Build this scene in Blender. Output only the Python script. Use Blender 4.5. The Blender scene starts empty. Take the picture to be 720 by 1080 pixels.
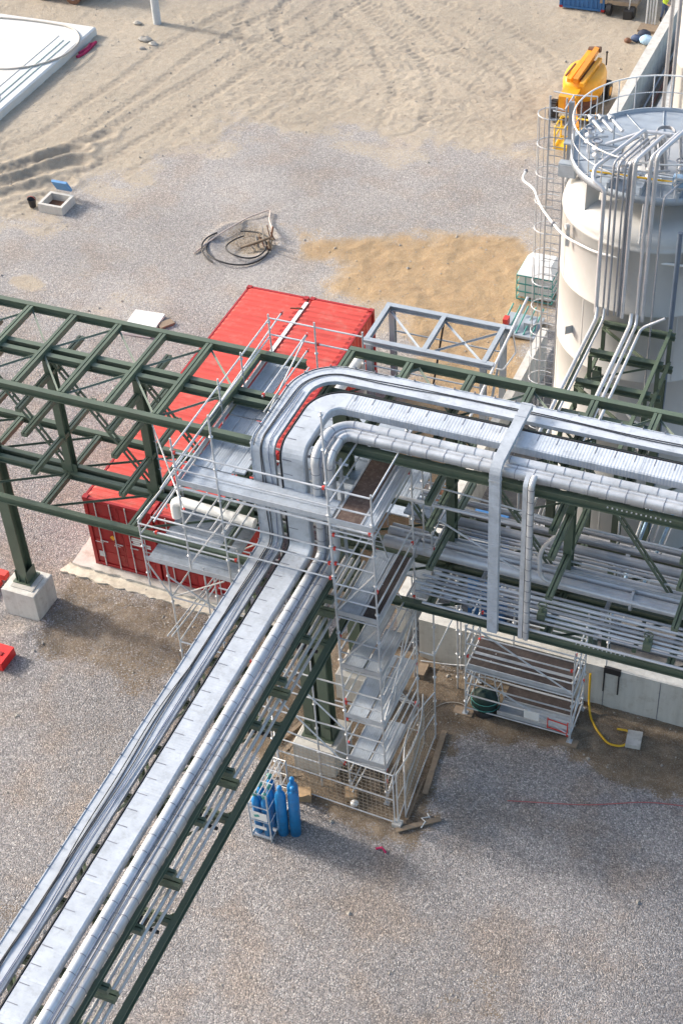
import bpy, bmesh, math, random
import numpy as np
from mathutils import Vector, Matrix, Quaternion
random.seed(7); rng = np.random.default_rng(7)
R = math.radians
scene = bpy.context.scene
COL = scene.collection

# ------------------------------------------------------------------ camera
cam_d = bpy.data.cameras.new('camera'); cam = bpy.data.objects.new('camera', cam_d); COL.objects.link(cam)
a, b, c = R(42.25184), R(-25.32437), R(4.0511933)
fw = np.array([math.sin(b)*math.cos(a), math.cos(b)*math.cos(a), -math.sin(a)])
rt = np.array([math.cos(b), -math.sin(b), 0.0]); dn = np.cross(fw, rt)
r2 = math.cos(c)*rt + math.sin(c)*dn; d2 = -math.sin(c)*rt + math.cos(c)*dn
M = Matrix(((r2[0], -d2[0], -fw[0], 15.0), (r2[1], -d2[1], -fw[1], -42.0), (r2[2], -d2[2], -fw[2], 35.0), (0, 0, 0, 1)))
cam.matrix_world = M
cam_d.sensor_fit = 'VERTICAL'; cam_d.sensor_height = 36.0; cam_d.lens = 1640.3/1080*36.0
cam_d.clip_start = 0.5; cam_d.clip_end = 2000
scene.camera = cam
# ------------------------------------------------------------------ light
SUN_EL = R(27); TRAVEL = (1.0, -0.06)           # ground direction the light travels
sd = bpy.data.lights.new('sun', 'SUN'); sun = bpy.data.objects.new('sun', sd); COL.objects.link(sun)
sd.energy = 2.4; sd.angle = R(6.0); sd.color = (1.0, 0.93, 0.84)
tv = Vector((TRAVEL[0], TRAVEL[1], 0)).normalized()*math.cos(SUN_EL) + Vector((0, 0, -math.sin(SUN_EL)))
sun.rotation_euler = tv.to_track_quat('-Z', 'Y').to_euler(); sun.location = (-40, 0, 40)
w = bpy.data.worlds.new('World'); scene.world = w; w.use_nodes = True
nt = w.node_tree; bg = nt.nodes['Background']
sky = nt.nodes.new('ShaderNodeTexSky'); sky.sky_type = 'NISHITA'; sky.sun_disc = False
sky.sun_elevation = SUN_EL; sky.sun_rotation = math.atan2(-TRAVEL[0], -TRAVEL[1])
sky.air_density = 1.3; sky.dust_density = 4.0; sky.ozone_density = 1.0
nt.links.new(sky.outputs[0], bg.inputs[0]); bg.inputs[1].default_value = 0.15
scene.view_settings.view_transform = 'Standard'; scene.view_settings.look = 'None'
scene.view_settings.exposure = 1.0; scene.view_settings.gamma = 1.0
scene.render.engine = 'CYCLES'

# ------------------------------------------------------------------ materials
def nodes(name):
    m = bpy.data.materials.new(name); m.use_nodes = True
    return m, m.node_tree.nodes, m.node_tree.links, m.node_tree.nodes['Principled BSDF']
ROOFY = ('faded_red_paint',)
STREAKY = ('tank_steel', 'concrete', 'weathered_concrete', 'red_door_paint')
def mat(name, col, rough=0.6, metal=0.0, var=0.12, scale=3.0, dirt=None, dirt_amt=0.25, bump=0.0, bscale=40, coords='Object', spec=0.5):
    m, N, L, P = nodes(name)
    P.inputs['Roughness'].default_value = rough; P.inputs['Metallic'].default_value = metal
    P.inputs['Specular IOR Level'].default_value = spec
    tc = N.new('ShaderNodeTexCoord'); geo = N.new('ShaderNodeNewGeometry')
    n1 = N.new('ShaderNodeTexNoise'); n1.inputs['Scale'].default_value = scale; n1.inputs['Detail'].default_value = 6; n1.inputs['Roughness'].default_value = 0.65
    L.new(geo.outputs['Position'], n1.inputs['Vector'])
    oi = N.new('ShaderNodeObjectInfo')
    if name in ROOFY:        # noise stretched into stripes along the roof ribs
        mp = N.new('ShaderNodeMapping'); mp.inputs['Scale'].default_value = (.35, 5.5, 1); L.new(geo.outputs['Position'], mp.inputs['Vector']); L.new(mp.outputs[0], n1.inputs['Vector'])
    if name in STREAKY:      # rain streaks: noise stretched along the height
        mp = N.new('ShaderNodeMapping'); mp.inputs['Scale'].default_value = (2.2, 2.2, .18); L.new(geo.outputs['Position'], mp.inputs['Vector']); L.new(mp.outputs[0], n1.inputs['Vector'])
    mr = N.new('ShaderNodeMapRange'); mr.inputs['From Min'].default_value = 0.3; mr.inputs['From Max'].default_value = 0.7
    mr.inputs['To Min'].default_value = 1-var; mr.inputs['To Max'].default_value = 1+var
    L.new(n1.outputs['Fac'], mr.inputs['Value'])
    mo = N.new('ShaderNodeMapRange'); mo.inputs['To Min'].default_value = 1-var*0.7; mo.inputs['To Max'].default_value = 1+var*0.7
    L.new(oi.outputs['Random'], mo.inputs['Value'])
    mul = N.new('ShaderNodeMath'); mul.operation = 'MULTIPLY'; L.new(mr.outputs[0], mul.inputs[0]); L.new(mo.outputs[0], mul.inputs[1])
    vm = N.new('ShaderNodeVectorMath'); vm.operation = 'SCALE'; vm.inputs[0].default_value = col; L.new(mul.outputs[0], vm.inputs['Scale'])
    out = vm.outputs[0]
    if dirt:
        n2 = N.new('ShaderNodeTexNoise'); n2.inputs['Scale'].default_value = scale*2.3; n2.inputs['Detail'].default_value = 8; n2.inputs['Roughness'].default_value = 0.75
        L.new(geo.outputs['Position'], n2.inputs['Vector'])
        m2 = N.new('ShaderNodeMapRange'); m2.inputs['From Min'].default_value = 0.5; m2.inputs['From Max'].default_value = 0.72
        m2.inputs['To Max'].default_value = dirt_amt*2; L.new(n2.outputs['Fac'], m2.inputs['Value'])
        mx = N.new('ShaderNodeMix'); mx.data_type = 'RGBA'; L.new(m2.outputs[0], mx.inputs['Factor'])
        L.new(out, mx.inputs[6]); mx.inputs[7].default_value = (*dirt, 1); out = mx.outputs[2]
    L.new(out, P.inputs['Base Color'])
    rr = N.new('ShaderNodeMapRange'); rr.inputs['To Min'].default_value = max(0.05, rough-0.12); rr.inputs['To Max'].default_value = min(1, rough+0.12)
    L.new(n1.outputs['Fac'], rr.inputs['Value']); L.new(rr.outputs[0], P.inputs['Roughness'])
    if bump:
        nb = N.new('ShaderNodeTexNoise'); nb.inputs['Scale'].default_value = bscale; nb.inputs['Detail'].default_value = 4
        L.new(geo.outputs['Position'], nb.inputs['Vector'])
        bp = N.new('ShaderNodeBump'); bp.inputs['Strength'].default_value = bump; bp.inputs['Distance'].default_value = 0.02
        L.new(nb.outputs['Fac'], bp.inputs['Height']); L.new(bp.outputs[0], P.inputs['Normal'])
    return m
def ribbed(name, col, freq, rough, metal, depth=0.006, axis=0, dark=0.75):
    """sheet metal with fine ribs across the run (uses the run length stored as UV)"""
    m = mat(name, col, rough, metal, 0.15, 2.2, dirt=(col[0]*0.62, col[1]*0.6, col[2]*0.57), dirt_amt=0.35)
    N, L, P = m.node_tree.nodes, m.node_tree.links, m.node_tree.nodes['Principled BSDF']
    uv = N.new('ShaderNodeUVMap'); sp = N.new('ShaderNodeSeparateXYZ'); L.new(uv.outputs[0], sp.inputs[0])
    mu = N.new('ShaderNodeMath'); mu.operation = 'MULTIPLY'; mu.inputs[1].default_value = freq*2*math.pi; L.new(sp.outputs[axis], mu.inputs[0])
    si = N.new('ShaderNodeMath'); si.operation = 'SINE'; L.new(mu.outputs[0], si.inputs[0])
    bp = N.new('ShaderNodeBump'); bp.inputs['Strength'].default_value = 1.0; bp.inputs['Distance'].default_value = depth
    L.new(si.outputs[0], bp.inputs['Height']); L.new(bp.outputs[0], P.inputs['Normal'])
    return m
GREEN = mat('dark_green_paint', (0.092, 0.124, 0.088), 0.42, 0, 0.16, 1.5, dirt=(0.13, 0.14, 0.11), dirt_amt=0.18)
BRACE = mat('pale_green_primer', (0.20, 0.24, 0.20), 0.5, 0.1, 0.15, 2)
GALV = mat('galvanised_steel', (0.48, 0.51, 0.55), 0.45, 0.3, 0.16, 2.5, dirt=(0.32, 0.33, 0.34), dirt_amt=0.25)
GALVL = mat('scaffold_tube_zinc', (0.58, 0.60, 0.63), 0.4, 0.3, 0.14, 3, dirt=(0.36, 0.35, 0.34), dirt_amt=0.25)
ALU = mat('aluminium_cladding', (0.50, 0.52, 0.55), 0.42, 0.35, 0.16, 1.6, dirt=(0.34, 0.34, 0.34), dirt_amt=0.3)
TRAY = mat('tray_sheet', (0.46, 0.50, 0.555), 0.55, 0.05, 0.14, 1.8, dirt=(0.27, 0.30, 0.34), dirt_amt=0.4, bump=.15, bscale=5)
RIBSHEET = ribbed('ribbed_duct_lid', (0.44, 0.48, 0.54), 13, 0.5, 0.05, 0.0018)
DECK = ribbed('deck_plank_aluminium', (0.40, 0.45, 0.515), 16, 0.5, 0.15, 0.002, axis=1)
PLY = mat('brown_plywood', (0.095, 0.062, 0.052), 0.7, 0, 0.3, 4, dirt=(0.25, 0.2, 0.17), dirt_amt=0.35)
PIPE = mat('stainless_pipe', (0.56, 0.57, 0.60), 0.32, 0.35, 0.1, 2, dirt=(0.42, 0.41, 0.40), dirt_amt=0.2)
PIPED = mat('grey_pipe', (0.36, 0.37, 0.40), 0.4, 0.3, 0.12, 2, dirt=(0.25, 0.24, 0.23), dirt_amt=0.2)
GREYP = mat('grey_painted_steel', (0.36, 0.41, 0.47), 0.45, 0.1, 0.1, 2, dirt=(0.3, 0.31, 0.32), dirt_amt=0.2)
TANKM = mat('tank_steel', (0.53, 0.53, 0.525), 0.45, 0.1, 0.05, 0.6, dirt=(0.48, 0.465, 0.44), dirt_amt=0.3)
CONC = mat('concrete', (0.56, 0.55, 0.52), 0.85, 0, 0.14, 1.5, dirt=(0.36, 0.33, 0.29), dirt_amt=0.35, bump=0.4, bscale=25)
CONCD = mat('weathered_concrete', (0.46, 0.445, 0.42), 0.88, 0, 0.2, 0.9, dirt=(0.25, 0.22, 0.18), dirt_amt=0.45, bump=0.5, bscale=20)
SLABW = mat('pale_concrete_slab', (0.58, 0.59, 0.585), 0.7, 0, 0.08, 0.4, dirt=(0.52, 0.53, 0.52), dirt_amt=0.3)
RED = mat('faded_red_paint', (0.54, 0.055, 0.042), 0.55, 0, 0.26, 0.9, dirt=(0.48, 0.16, 0.13), dirt_amt=0.4)
REDD = mat('red_door_paint', (0.34, 0.013, 0.017), 0.45, 0, 0.12, 1.2, dirt=(0.22, 0.03, 0.025), dirt_amt=0.3)
REDC = mat('red_fitting', (0.55, 0.05, 0.04), 0.5, 0, 0.1)
BLACK = mat('black_rubber', (0.022, 0.022, 0.025), 0.6, 0, 0.2)
CABLE = mat('black_cable', (0.03, 0.032, 0.04), 0.45, 0, 0.2)
CABLEB = mat('blue_grey_cable', (0.16, 0.2, 0.3), 0.45, 0, 0.2)
SEAM = mat('dark_seam_band', (0.20, 0.21, 0.25), 0.5, 0.3, 0.15)  # plain dark grey of the straps, clips, slits and joints
ORANGE = mat('yellow_orange_paint', (0.80, 0.36, 0.02), 0.4, 0, 0.08, 2, dirt=(0.4, 0.2, 0.05), dirt_amt=0.2)
ORANGEB = mat('orange_boom_paint', (0.72, 0.27, 0.03), 0.4, 0, 0.1, 2, dirt=(0.3, 0.12, 0.03), dirt_amt=0.25)
YELLOW = mat('yellow_paint', (0.80, 0.50, 0.03), 0.45, 0, 0.08)
BLUE = mat('blue_cylinder_paint', (0.012, 0.20, 0.50), 0.38, 0, 0.15, 4, dirt=(0.02, 0.08, 0.2), dirt_amt=0.3)
BLUEC = mat('blue_container_paint', (0.03, 0.13, 0.33), 0.5, 0, 0.15, 1.5, dirt=(0.05, 0.1, 0.2), dirt_amt=0.3)
TEAL = mat('teal_plastic', (0.07, 0.30, 0.27), 0.5, 0, 0.15)
WHITE = mat('white_plastic', (0.75, 0.75, 0.74), 0.5, 0, 0.06, 3, dirt=(0.6, 0.58, 0.54), dirt_amt=0.2)
WHITEW = mat('white_insulation_wrap', (0.72, 0.72, 0.71), 0.65, 0, 0.1, 4, dirt=(0.5, 0.5, 0.5), dirt_amt=0.3, bump=0.5, bscale=14)
PLY_SHADE = mat('shaded_plywood', (0.05, 0.038, 0.037), 0.7, 0, 0.3, 4, dirt=(0.12, 0.1, 0.09), dirt_amt=0.35)  # darkened copy of the plywood: shade on the covered decks put into colour
WOOD = mat('pale_timber', (0.24, 0.185, 0.135), 0.8, 0, 0.25, 6, dirt=(0.25, 0.18, 0.11), dirt_amt=0.4)
CARD = mat('brown_cardboard', (0.40, 0.28, 0.17), 0.85, 0, 0.15, 6)
HOSEY = mat('yellow_hose', (0.60, 0.36, 0.02), 0.5, 0, 0.1)
HOSEG = mat('grey_hose', (0.45, 0.42, 0.38), 0.6, 0, 0.1)
TARP = mat('dark_green_tarp', (0.012, 0.04, 0.035), 0.6, 0, 0.4, 8, bump=0.8, bscale=10)
STONE = mat('grey_rock', (0.36, 0.34, 0.31), 0.9, 0, 0.25, 8, bump=0.6, bscale=20)
GLASS = mat('dark_glass', (0.03, 0.04, 0.05), 0.1, 0, 0.1)
MESHM = mat('rusty_mesh_wire', (0.42, 0.35, 0.27), 0.6, 0.2, 0.2)
SKIN = mat('skin', (0.5, 0.3, 0.2), 0.6); LIME = mat('lime_safety_vest', (0.45, 0.6, 0.05), 0.7)
TROUS = mat('blue_work_trousers', (0.05, 0.08, 0.16), 0.8); BLUEL = mat('pale_blue_cloth', (0.3, 0.45, 0.62), 0.8, 0, 0.2, 8)
NAVY = mat('dark_navy_cloth', (0.02, 0.03, 0.06), 0.8, 0, 0.2); MAG = mat('magenta_webbing', (0.35, 0.01, 0.08), 0.7)
RUST = mat('rusty_brown_steel', (0.16, 0.08, 0.05), 0.8, 0, 0.3, 6)

# ------------------------------------------------------------------ mesh helpers
def world_origin(o):
    p = Vector((0, 0, 0))
    while o is not None: p += o.location; o = o.parent
    return p
def tag(o, label=None, cat=None, group=None, kind=None):
    if label: o['label'] = label
    if cat: o['category'] = cat
    if group: o['group'] = group
    if kind: o['kind'] = kind
    return o
def thing(name, label, cat, loc, group=None):
    o = bpy.data.objects.new(name, None); COL.objects.link(o); o.location = loc; o.empty_display_size = 0.2
    return tag(o, label, cat, group)
class MB:
    def __init__(s): s.v = []; s.f = []; s.mi = []; s.sm = []; s.uv = []
    def add(s, vs, fs, mi=0, smooth=False, uvs=None):
        n = len(s.v); s.v += [tuple(p) for p in vs]
        for k, f in enumerate(fs):
            s.f.append([n+i for i in f]); s.mi.append(mi); s.sm.append(smooth)
            s.uv.append(uvs[k] if uvs else None)
        return s
    def box(s, x0, x1, y0, y1, z0, z1, mi=0):
        v = [(x0,y0,z0),(x1,y0,z0),(x1,y1,z0),(x0,y1,z0),(x0,y0,z1),(x1,y0,z1),(x1,y1,z1),(x0,y1,z1)]
        f = [(0,3,2,1),(4,5,6,7),(0,1,5,4),(1,2,6,5),(2,3,7,6),(3,0,4,7)]
        return s.add(v, f, mi)
    def cbox(s, cx, cy, cz, sx, sy, sz, mi=0): return s.box(cx-sx/2,cx+sx/2,cy-sy/2,cy+sy/2,cz-sz/2,cz+sz/2,mi)
    def obox(s, c, ax, ay, az, mi=0):
        c, ax, ay, az = map(Vector, (c, ax, ay, az)); v = []
        for k in (-1, 1):
            for (i, j) in ((-1,-1),(1,-1),(1,1),(-1,1)): v.append(c+ax*i*.5+ay*j*.5+az*k*.5)
        return s.add(v, [(0,3,2,1),(4,5,6,7),(0,1,5,4),(1,2,6,5),(2,3,7,6),(3,0,4,7)], mi)
    def prof(s, pr, p0, p1, up=(0,0,1), mi=0, smooth=False):
        p0, p1, up = Vector(p0), Vector(p1), Vector(up); t = (p1-p0).normalized(); L = (p1-p0).length
        sd = t.cross(up)
        if sd.length < 1e-4: sd = t.cross(Vector((0,1,0)))
        sd.normalize(); u = sd.cross(t); n = len(pr)
        vs = [p0+sd*x+u*y for x, y in pr]+[p1+sd*x+u*y for x, y in pr]
        per = [0]
        for i in range(n): per.append(per[-1]+math.dist(pr[i], pr[(i+1)%n]))
        fs = [(i, (i+1)%n, n+(i+1)%n, n+i) for i in range(n)]
        uv = [[(0, pr[i][0]),(0, pr[(i+1)%n][0]),(L, pr[(i+1)%n][0]),(L, pr[i][0])] for i in range(n)]
        s.add(vs, fs, mi, smooth, uv); s.add(vs, [tuple(range(n))[::-1], tuple(range(n, 2*n))], mi)
        return s
    def tube(s, pts, r, seg=8, mi=0, cap=True, r1=None):
        pts = [Vector(p) for p in pts]; n = len(pts)
        t0 = (pts[1]-pts[0]).normalized(); u = t0.orthogonal().normalized(); vs = []; fs = []
        for i, p in enumerate(pts):
            t = ((pts[min(i+1,n-1)]-p).normalized()+(p-pts[max(i-1,0)]).normalized()) if 0 < i < n-1 else ((pts[1]-p) if i == 0 else (p-pts[i-1]))
            t.normalize(); u = (u-t*u.dot(t)).normalized(); w_ = t.cross(u)
            rr = r if r1 is None else r+(r1-r)*i/(n-1)
            for k in range(seg):
                a_ = 2*math.pi*k/seg; vs.append(p+u*math.cos(a_)*rr+w_*math.sin(a_)*rr)
        for i in range(n-1):
            for k in range(seg): fs.append((i*seg+k, i*seg+(k+1)%seg, (i+1)*seg+(k+1)%seg, (i+1)*seg+k))
        s.add(vs, fs, mi, True)
        if cap: s.add(vs[:seg], [tuple(range(seg))[::-1]], mi); s.add(vs[-seg:], [tuple(range(seg))], mi)
        return s
    def lathe(s, rz, c=(0,0,0), seg=32, mi=0, smooth=True, a0=0, a1=2*math.pi):
        full = abs(a1-a0-2*math.pi) < 1e-6; ns = seg if full else seg+1; vs = []; fs = []
        for r_, z in rz:
            for k in range(ns):
                a_ = a0+(a1-a0)*k/seg; vs.append((c[0]+r_*math.cos(a_), c[1]+r_*math.sin(a_), c[2]+z))
        for i in range(len(rz)-1):
            for k in range(seg):
                k2 = (k+1)%ns; fs.append((i*ns+k, i*ns+k2, (i+1)*ns+k2, (i+1)*ns+k))
        return s.add(vs, fs, mi, smooth)
    def ball(s, c, r, seg=10, mi=0, sc=(1,1,1)):
        vs = []; fs = []; h = seg//2
        for i in range(h+1):
            for k in range(seg):
                a_, b_ = math.pi*i/h, 2*math.pi*k/seg
                vs.append((c[0]+r*sc[0]*math.sin(a_)*math.cos(b_), c[1]+r*sc[1]*math.sin(a_)*math.sin(b_), c[2]+r*sc[2]*math.cos(a_)))
        for i in range(h):
            for k in range(seg): fs.append((i*seg+k, (i+1)*seg+k, (i+1)*seg+(k+1)%seg, i*seg+(k+1)%seg))
        return s.add(vs, fs, mi, True)
    def build(s, name, mats, parent=None):
        me = bpy.data.meshes.new(name)
        A = np.array(s.v); cen = Vector((A.min(0)+A.max(0))/2)
        if parent is None: cen.z = A[:, 2].min()
        me.from_pydata([(p[0]-cen.x, p[1]-cen.y, p[2]-cen.z) for p in s.v], [], s.f)
        for m in (mats if isinstance(mats, (list, tuple)) else [mats]): me.materials.append(m)
        me.polygons.foreach_set('material_index', s.mi); me.polygons.foreach_set('use_smooth', s.sm)
        if any(u is not None for u in s.uv):
            uvl = me.uv_layers.new(name='UVMap'); flat = []
            for f, u in zip(s.f, s.uv):
                for k in range(len(f)): flat += list(u[k]) if u is not None else [0.0, 0.0]
            uvl.data.foreach_set('uv', flat)
        me.update()
        o = bpy.data.objects.new(name, me); COL.objects.link(o)
        if parent is not None: o.parent = parent; o.location = cen-world_origin(parent)
        else: o.location = cen
        return o
def Hp(h, w_, tf=0.025, tw=0.018):
    return [(-w_/2,-h/2),(w_/2,-h/2),(w_/2,-h/2+tf),(tw/2,-h/2+tf),(tw/2,h/2-tf),(w_/2,h/2-tf),(w_/2,h/2),(-w_/2,h/2),(-w_/2,h/2-tf),(-tw/2,h/2-tf),(-tw/2,-h/2+tf),(-w_/2,-h/2+tf)]
def Hs(h, w_, tf=0.022, tw=0.02):      # the same beam lying on its side (web flat)
    g = .016; d = .05
    return [(-w_/2,-h/2),(w_/2,-h/2),(w_/2,h/2),(g,h/2),(g,h/2-d),(-g,h/2-d),(-g,h/2),(-w_/2,h/2)]
def Lp(s=0.09, t=0.01): return [(0,0),(s,0),(s,t),(t,t),(t,s),(0,s)]
def rect(w_, h): return [(-w_/2,-h/2),(w_/2,-h/2),(w_/2,h/2),(-w_/2,h/2)]
def beam(name, parent, pr, p0, p1, m=GREEN, up=(0,0,1)): return MB().prof(pr, p0, p1, up).build(name, m, parent)
def rod(name, parent, p0, p1, r, m, seg=8): return MB().tube([p0, p1], r, seg).build(name, m, parent)
def bend(pts, r=0.15, n=5):            # round the corners of a polyline
    pts = [Vector(p) for p in pts]; out = [pts[0]]
    for i in range(1, len(pts)-1):
        p, q0, q1 = pts[i], pts[i-1], pts[i+1]; d0 = (q0-p); d1 = (q1-p)
        rr = min(r, d0.length*.45, d1.length*.45); A, B = p+d0.normalized()*rr, p+d1.normalized()*rr
        for k in range(n+1):
            t = k/n; out.append(A*(1-t)**2+p*2*t*(1-t)+B*t*t)
    out.append(pts[-1]); return out
ORD = ['first','second','third','fourth','fifth','sixth','seventh','eighth','ninth','tenth','eleventh','twelfth','thirteenth','fourteenth','fifteenth']

# ------------------------------------------------------------------ ground
def vnoise(x, y, seed=0):
    r_ = np.random.default_rng(seed); T = r_.random((256, 256))
    xi = np.floor(x).astype(int); yi = np.floor(y).astype(int); fx = x-xi; fy = y-yi
    fx = fx*fx*(3-2*fx); fy = fy*fy*(3-2*fy); g = lambda i, j: T[i % 256, j % 256]
    return (g(xi,yi)*(1-fx)+g(xi+1,yi)*fx)*(1-fy)+(g(xi,yi+1)*(1-fx)+g(xi+1,yi+1)*fx)*fy
def fbm(x, y, o=4, seed=0):
    s_ = 0; a_ = 1; t = 0
    for k in range(o): s_ = s_+a_*vnoise(x*2**k, y*2**k, seed+k); t += a_; a_ *= 0.5
    return s_/t
def seg_dist(x, y, pts):
    d = np.full(x.shape, 1e9); al = np.zeros(x.shape); acc = 0
    for (x0, y0), (x1, y1) in zip(pts[:-1], pts[1:]):
        L2 = (x1-x0)**2+(y1-y0)**2; t = np.clip(((x-x0)*(x1-x0)+(y-y0)*(y1-y0))/L2, 0, 1)
        dx = x-(x0+t*(x1-x0)); dy = y-(y0+t*(y1-y0)); dd = np.hypot(dx, dy); sg = np.sign((x1-x0)*dy-(y1-y0)*dx)
        m_ = dd < np.abs(d); d = np.where(m_, dd*np.where(sg == 0, 1, sg), d); al = np.where(m_, acc+t*math.sqrt(L2), al); acc += math.sqrt(L2)
    return d, al
def poly_sd(x, y, P):                   # signed distance, positive inside
    ins = np.zeros(x.shape, bool); n = len(P)
    for i in range(n):
        (x0, y0), (x1, y1) = P[i], P[(i+1) % n]
        cnd = ((y0 > y) != (y1 > y)) & (x < (x1-x0)*(y-y0)/(y1-y0+1e-12)+x0); ins ^= cnd
    d, _ = seg_dist(x, y, list(P)+[P[0]]); d = np.abs(d)
    return np.where(ins, d, -d)
def smooth(a_, b_, v): t = np.clip((v-a_)/(b_-a_), 0, 1); return t*t*(3-2*t)
SAND_TOP = [(-60, -2), (-24.2,3.3),(-22.3,4.8),(-20.4,6.2),(-19.5,8.8),(-18.6,10.8),(-17.6,13.6),(-16.0,15.2),(-14.0,16.1),(-11.3,16.4),(-8.6,16.7),(-5.3,17.4),(-2.7,17.8),(0.3,19.3),(60,30),(60,80),(-60,80)]
SAND_PATCH = [(-11.4,8.8),(-9.4,8.8),(-7.2,8.7),(-5.2,9.9),(-2.9,10.5),(-0.9,11.5),(0.9,9.5),(2.2,2.5),(2.4,-11),(-1.8,-11),(-1.8,0.5),(-3.8,4.0),(-7.1,4.3),(-7.6,5.0),(-6.8,6.6),(-8.6,6.8)]
BROWN1 = [(-8.6,-14.9),(-9.0,-12.6),(-6.6,-12.6),(-1.6,-12.6),(-1.0,-13.4),(0.0,-14.6),(-3.2,-16.0),(-4.6,-16.9),(-7.6,-16.6)]
BROWN3 = [(-1.4,-17.0),(-0.2,-17.8),(1.6,-18.7),(2.9,-19.0),(4.5,-18.9),(5.6,-18.8),(6.2,-18.4),(5.6,-17.4),(5.1,-15.9),(5.7,-15.0),(8.5,-14.6),(9.7,-15.1),(12.6,-15.0),(16,-14.6),(16,-12.2),(3.2,-12.2),(0.0,-12.6)]
PEB = [(-8.8,-17.3),(-7.5,-16.9),(-6.6,-18),(-9.3,-18.8)]
TRACKS = [
 ([(-24.5,3),(-23.3,6.4),(-22.5,9.1),(-21.7,11.1),(-20.7,14.7),(-19.8,17.8),(-18.9,21.4),(-17.5,26),(-16,34)], 1),
 ([(-26,9),(-24.4,11.1),(-24.1,10.9),(-23.5,14.3),(-23.1,17.3),(-22.4,22.1),(-20,30)], 1),
 ([(-22.9,5.7),(-21.9,8.9),(-20.0,10.8),(-18.3,14.9),(-17.6,17.5),(-17.4,20.4),(-17.0,24)], .5),
 ([(-22,38),(-20.6,30),(-20.1,26.3),(-19.2,24.3),(-17.7,23.1),(-15.6,23.0),(-12.5,24.1),(-8,25)], .8),
 ([(-18.8,32),(-18.4,26.8),(-17.3,25.1),(-15.8,24.8),(-13.9,25.0),(-10,26.5)], .7),
 ([(-17,33),(-14.9,30.2),(-12.3,27.5),(-9.4,25.1),(-6.2,22.9)], .9),
 ([(-18,32),(-15.2,28.3),(-12.8,26.2),(-10.8,23.6),(-9.5,20.9),(-9,18)], .7),
 ([(-16,31.5),(-13.9,30.4),(-9.4,29.4),(-5.4,26.2),(-3,22)], .7),
 ([(-19.9,2.0),(-19.1,4.1),(-18.9,7.8),(-18.2,10.1),(-17.3,14.8),(-16,20),(-15,26)], .5),
 ([(-17,19),(-13,20.5),(-9,19.6),(-5,20.8)], .6), ([(-14,17.5),(-12.5,20),(-12.4,22.5),(-13.8,24.4)], .6)]
def axis(lo, hi, step, far, n=16):
    core = np.arange(lo, hi+step/2, step); g = np.geomspace(step*3, far, n)
    return np.concatenate([(lo-np.cumsum(g))[::-1], core, hi+np.cumsum(g)])
gx = axis(-37, 15, 0.10, 140); gy = axis(-33, 42, 0.10, 140)
X, Y = np.meshgrid(gx, gy, indexing='xy')
n_edge = (fbm(X*0.45, Y*0.6, 4, 11)-0.5)*5.5+(fbm(X*2.2, Y*2.2, 4, 12)-0.5)*2.2
s1 = smooth(-1.6, 1.6, poly_sd(X, Y, SAND_TOP)+n_edge); s2 = smooth(-0.7, 0.9, poly_sd(X, Y, SAND_PATCH)+n_edge*0.35)
small = np.exp(-(((X+18.9)/1.3)**2+((Y-1.4)/0.8)**2)); s3 = smooth(0.35, 0.8, small+n_edge*0.12)
blot = smooth(0.54, 0.72, fbm(X*0.25+5, Y*0.45, 4, 30))*0.62*smooth(-4, 4, Y)
hutch = np.exp(-(((X+11.6)/1.9)**2+((Y-7.2)/1.7)**2)); s4 = smooth(0.35, 0.75, hutch+n_edge*0.1)
sand = np.clip(np.maximum.reduce([s1, s2, s3, s4*0.75, blot]), 0, 1)
dirt = np.clip(np.maximum(0.68*smooth(-0.5, 0.7, poly_sd(X, Y, BROWN1)+n_edge*0.4), smooth(-0.25, 0.35, poly_sd(X, Y, BROWN3)+n_edge*0.3)), 0, 1)
dirt = np.maximum(dirt, 0.55*smooth(0.45, 0.85, hutch+n_edge*0.06)); dirt = np.maximum(dirt, smooth(0.66, 0.8, fbm(X*0.35+40, Y*0.35, 4, 55))*0.45*(Y < -14))
tint = s2
Z = (fbm(X*0.35, Y*0.35, 3, 3)-0.5)*0.10+(fbm(X*3, Y*3, 3, 4)-0.5)*0.02
Z += s1*((fbm(X*1.1, Y*1.1, 4, 21)-0.5)*0.05+(fbm(X*6, Y*6, 3, 22)-0.5)*0.045)
Z += s2*((fbm(X*2, Y*2, 4, 23)-0.5)*0.15)+dirt*((fbm(X*2.5, Y*2.5, 4, 24)-0.5)*0.10)
rough_zone = smooth(0.5, 0.62, fbm(X*0.25+9, Y*0.25+3, 3, 77))*s1
Z += rough_zone*(fbm(X*5.5, Y*5.5, 3, 25)-0.5)*0.08
rut = np.zeros(X.shape)
for pts, k in TRACKS:
    d, al = seg_dist(X, Y, pts); wob = (fbm(al*0.6, al*0+3, 2, 5)-0.5)*0.3
    for off in (-0.95, 0.95):
        e = np.abs(d-off-wob); core = np.exp(-(e/0.24)**8); rim = np.exp(-((e-0.40)/0.12)**2)
        tread = np.clip(0.5+0.9*np.sin(al*2*math.pi/0.42+np.sign(d-off)*1.2), 0, 1)
        Z += k*(0.4+0.6*s1)*(-core*(0.003+0.042*tread)+rim*0.006); rut = np.maximum(rut, core*k*(0.5+0.5*tread))
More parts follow.
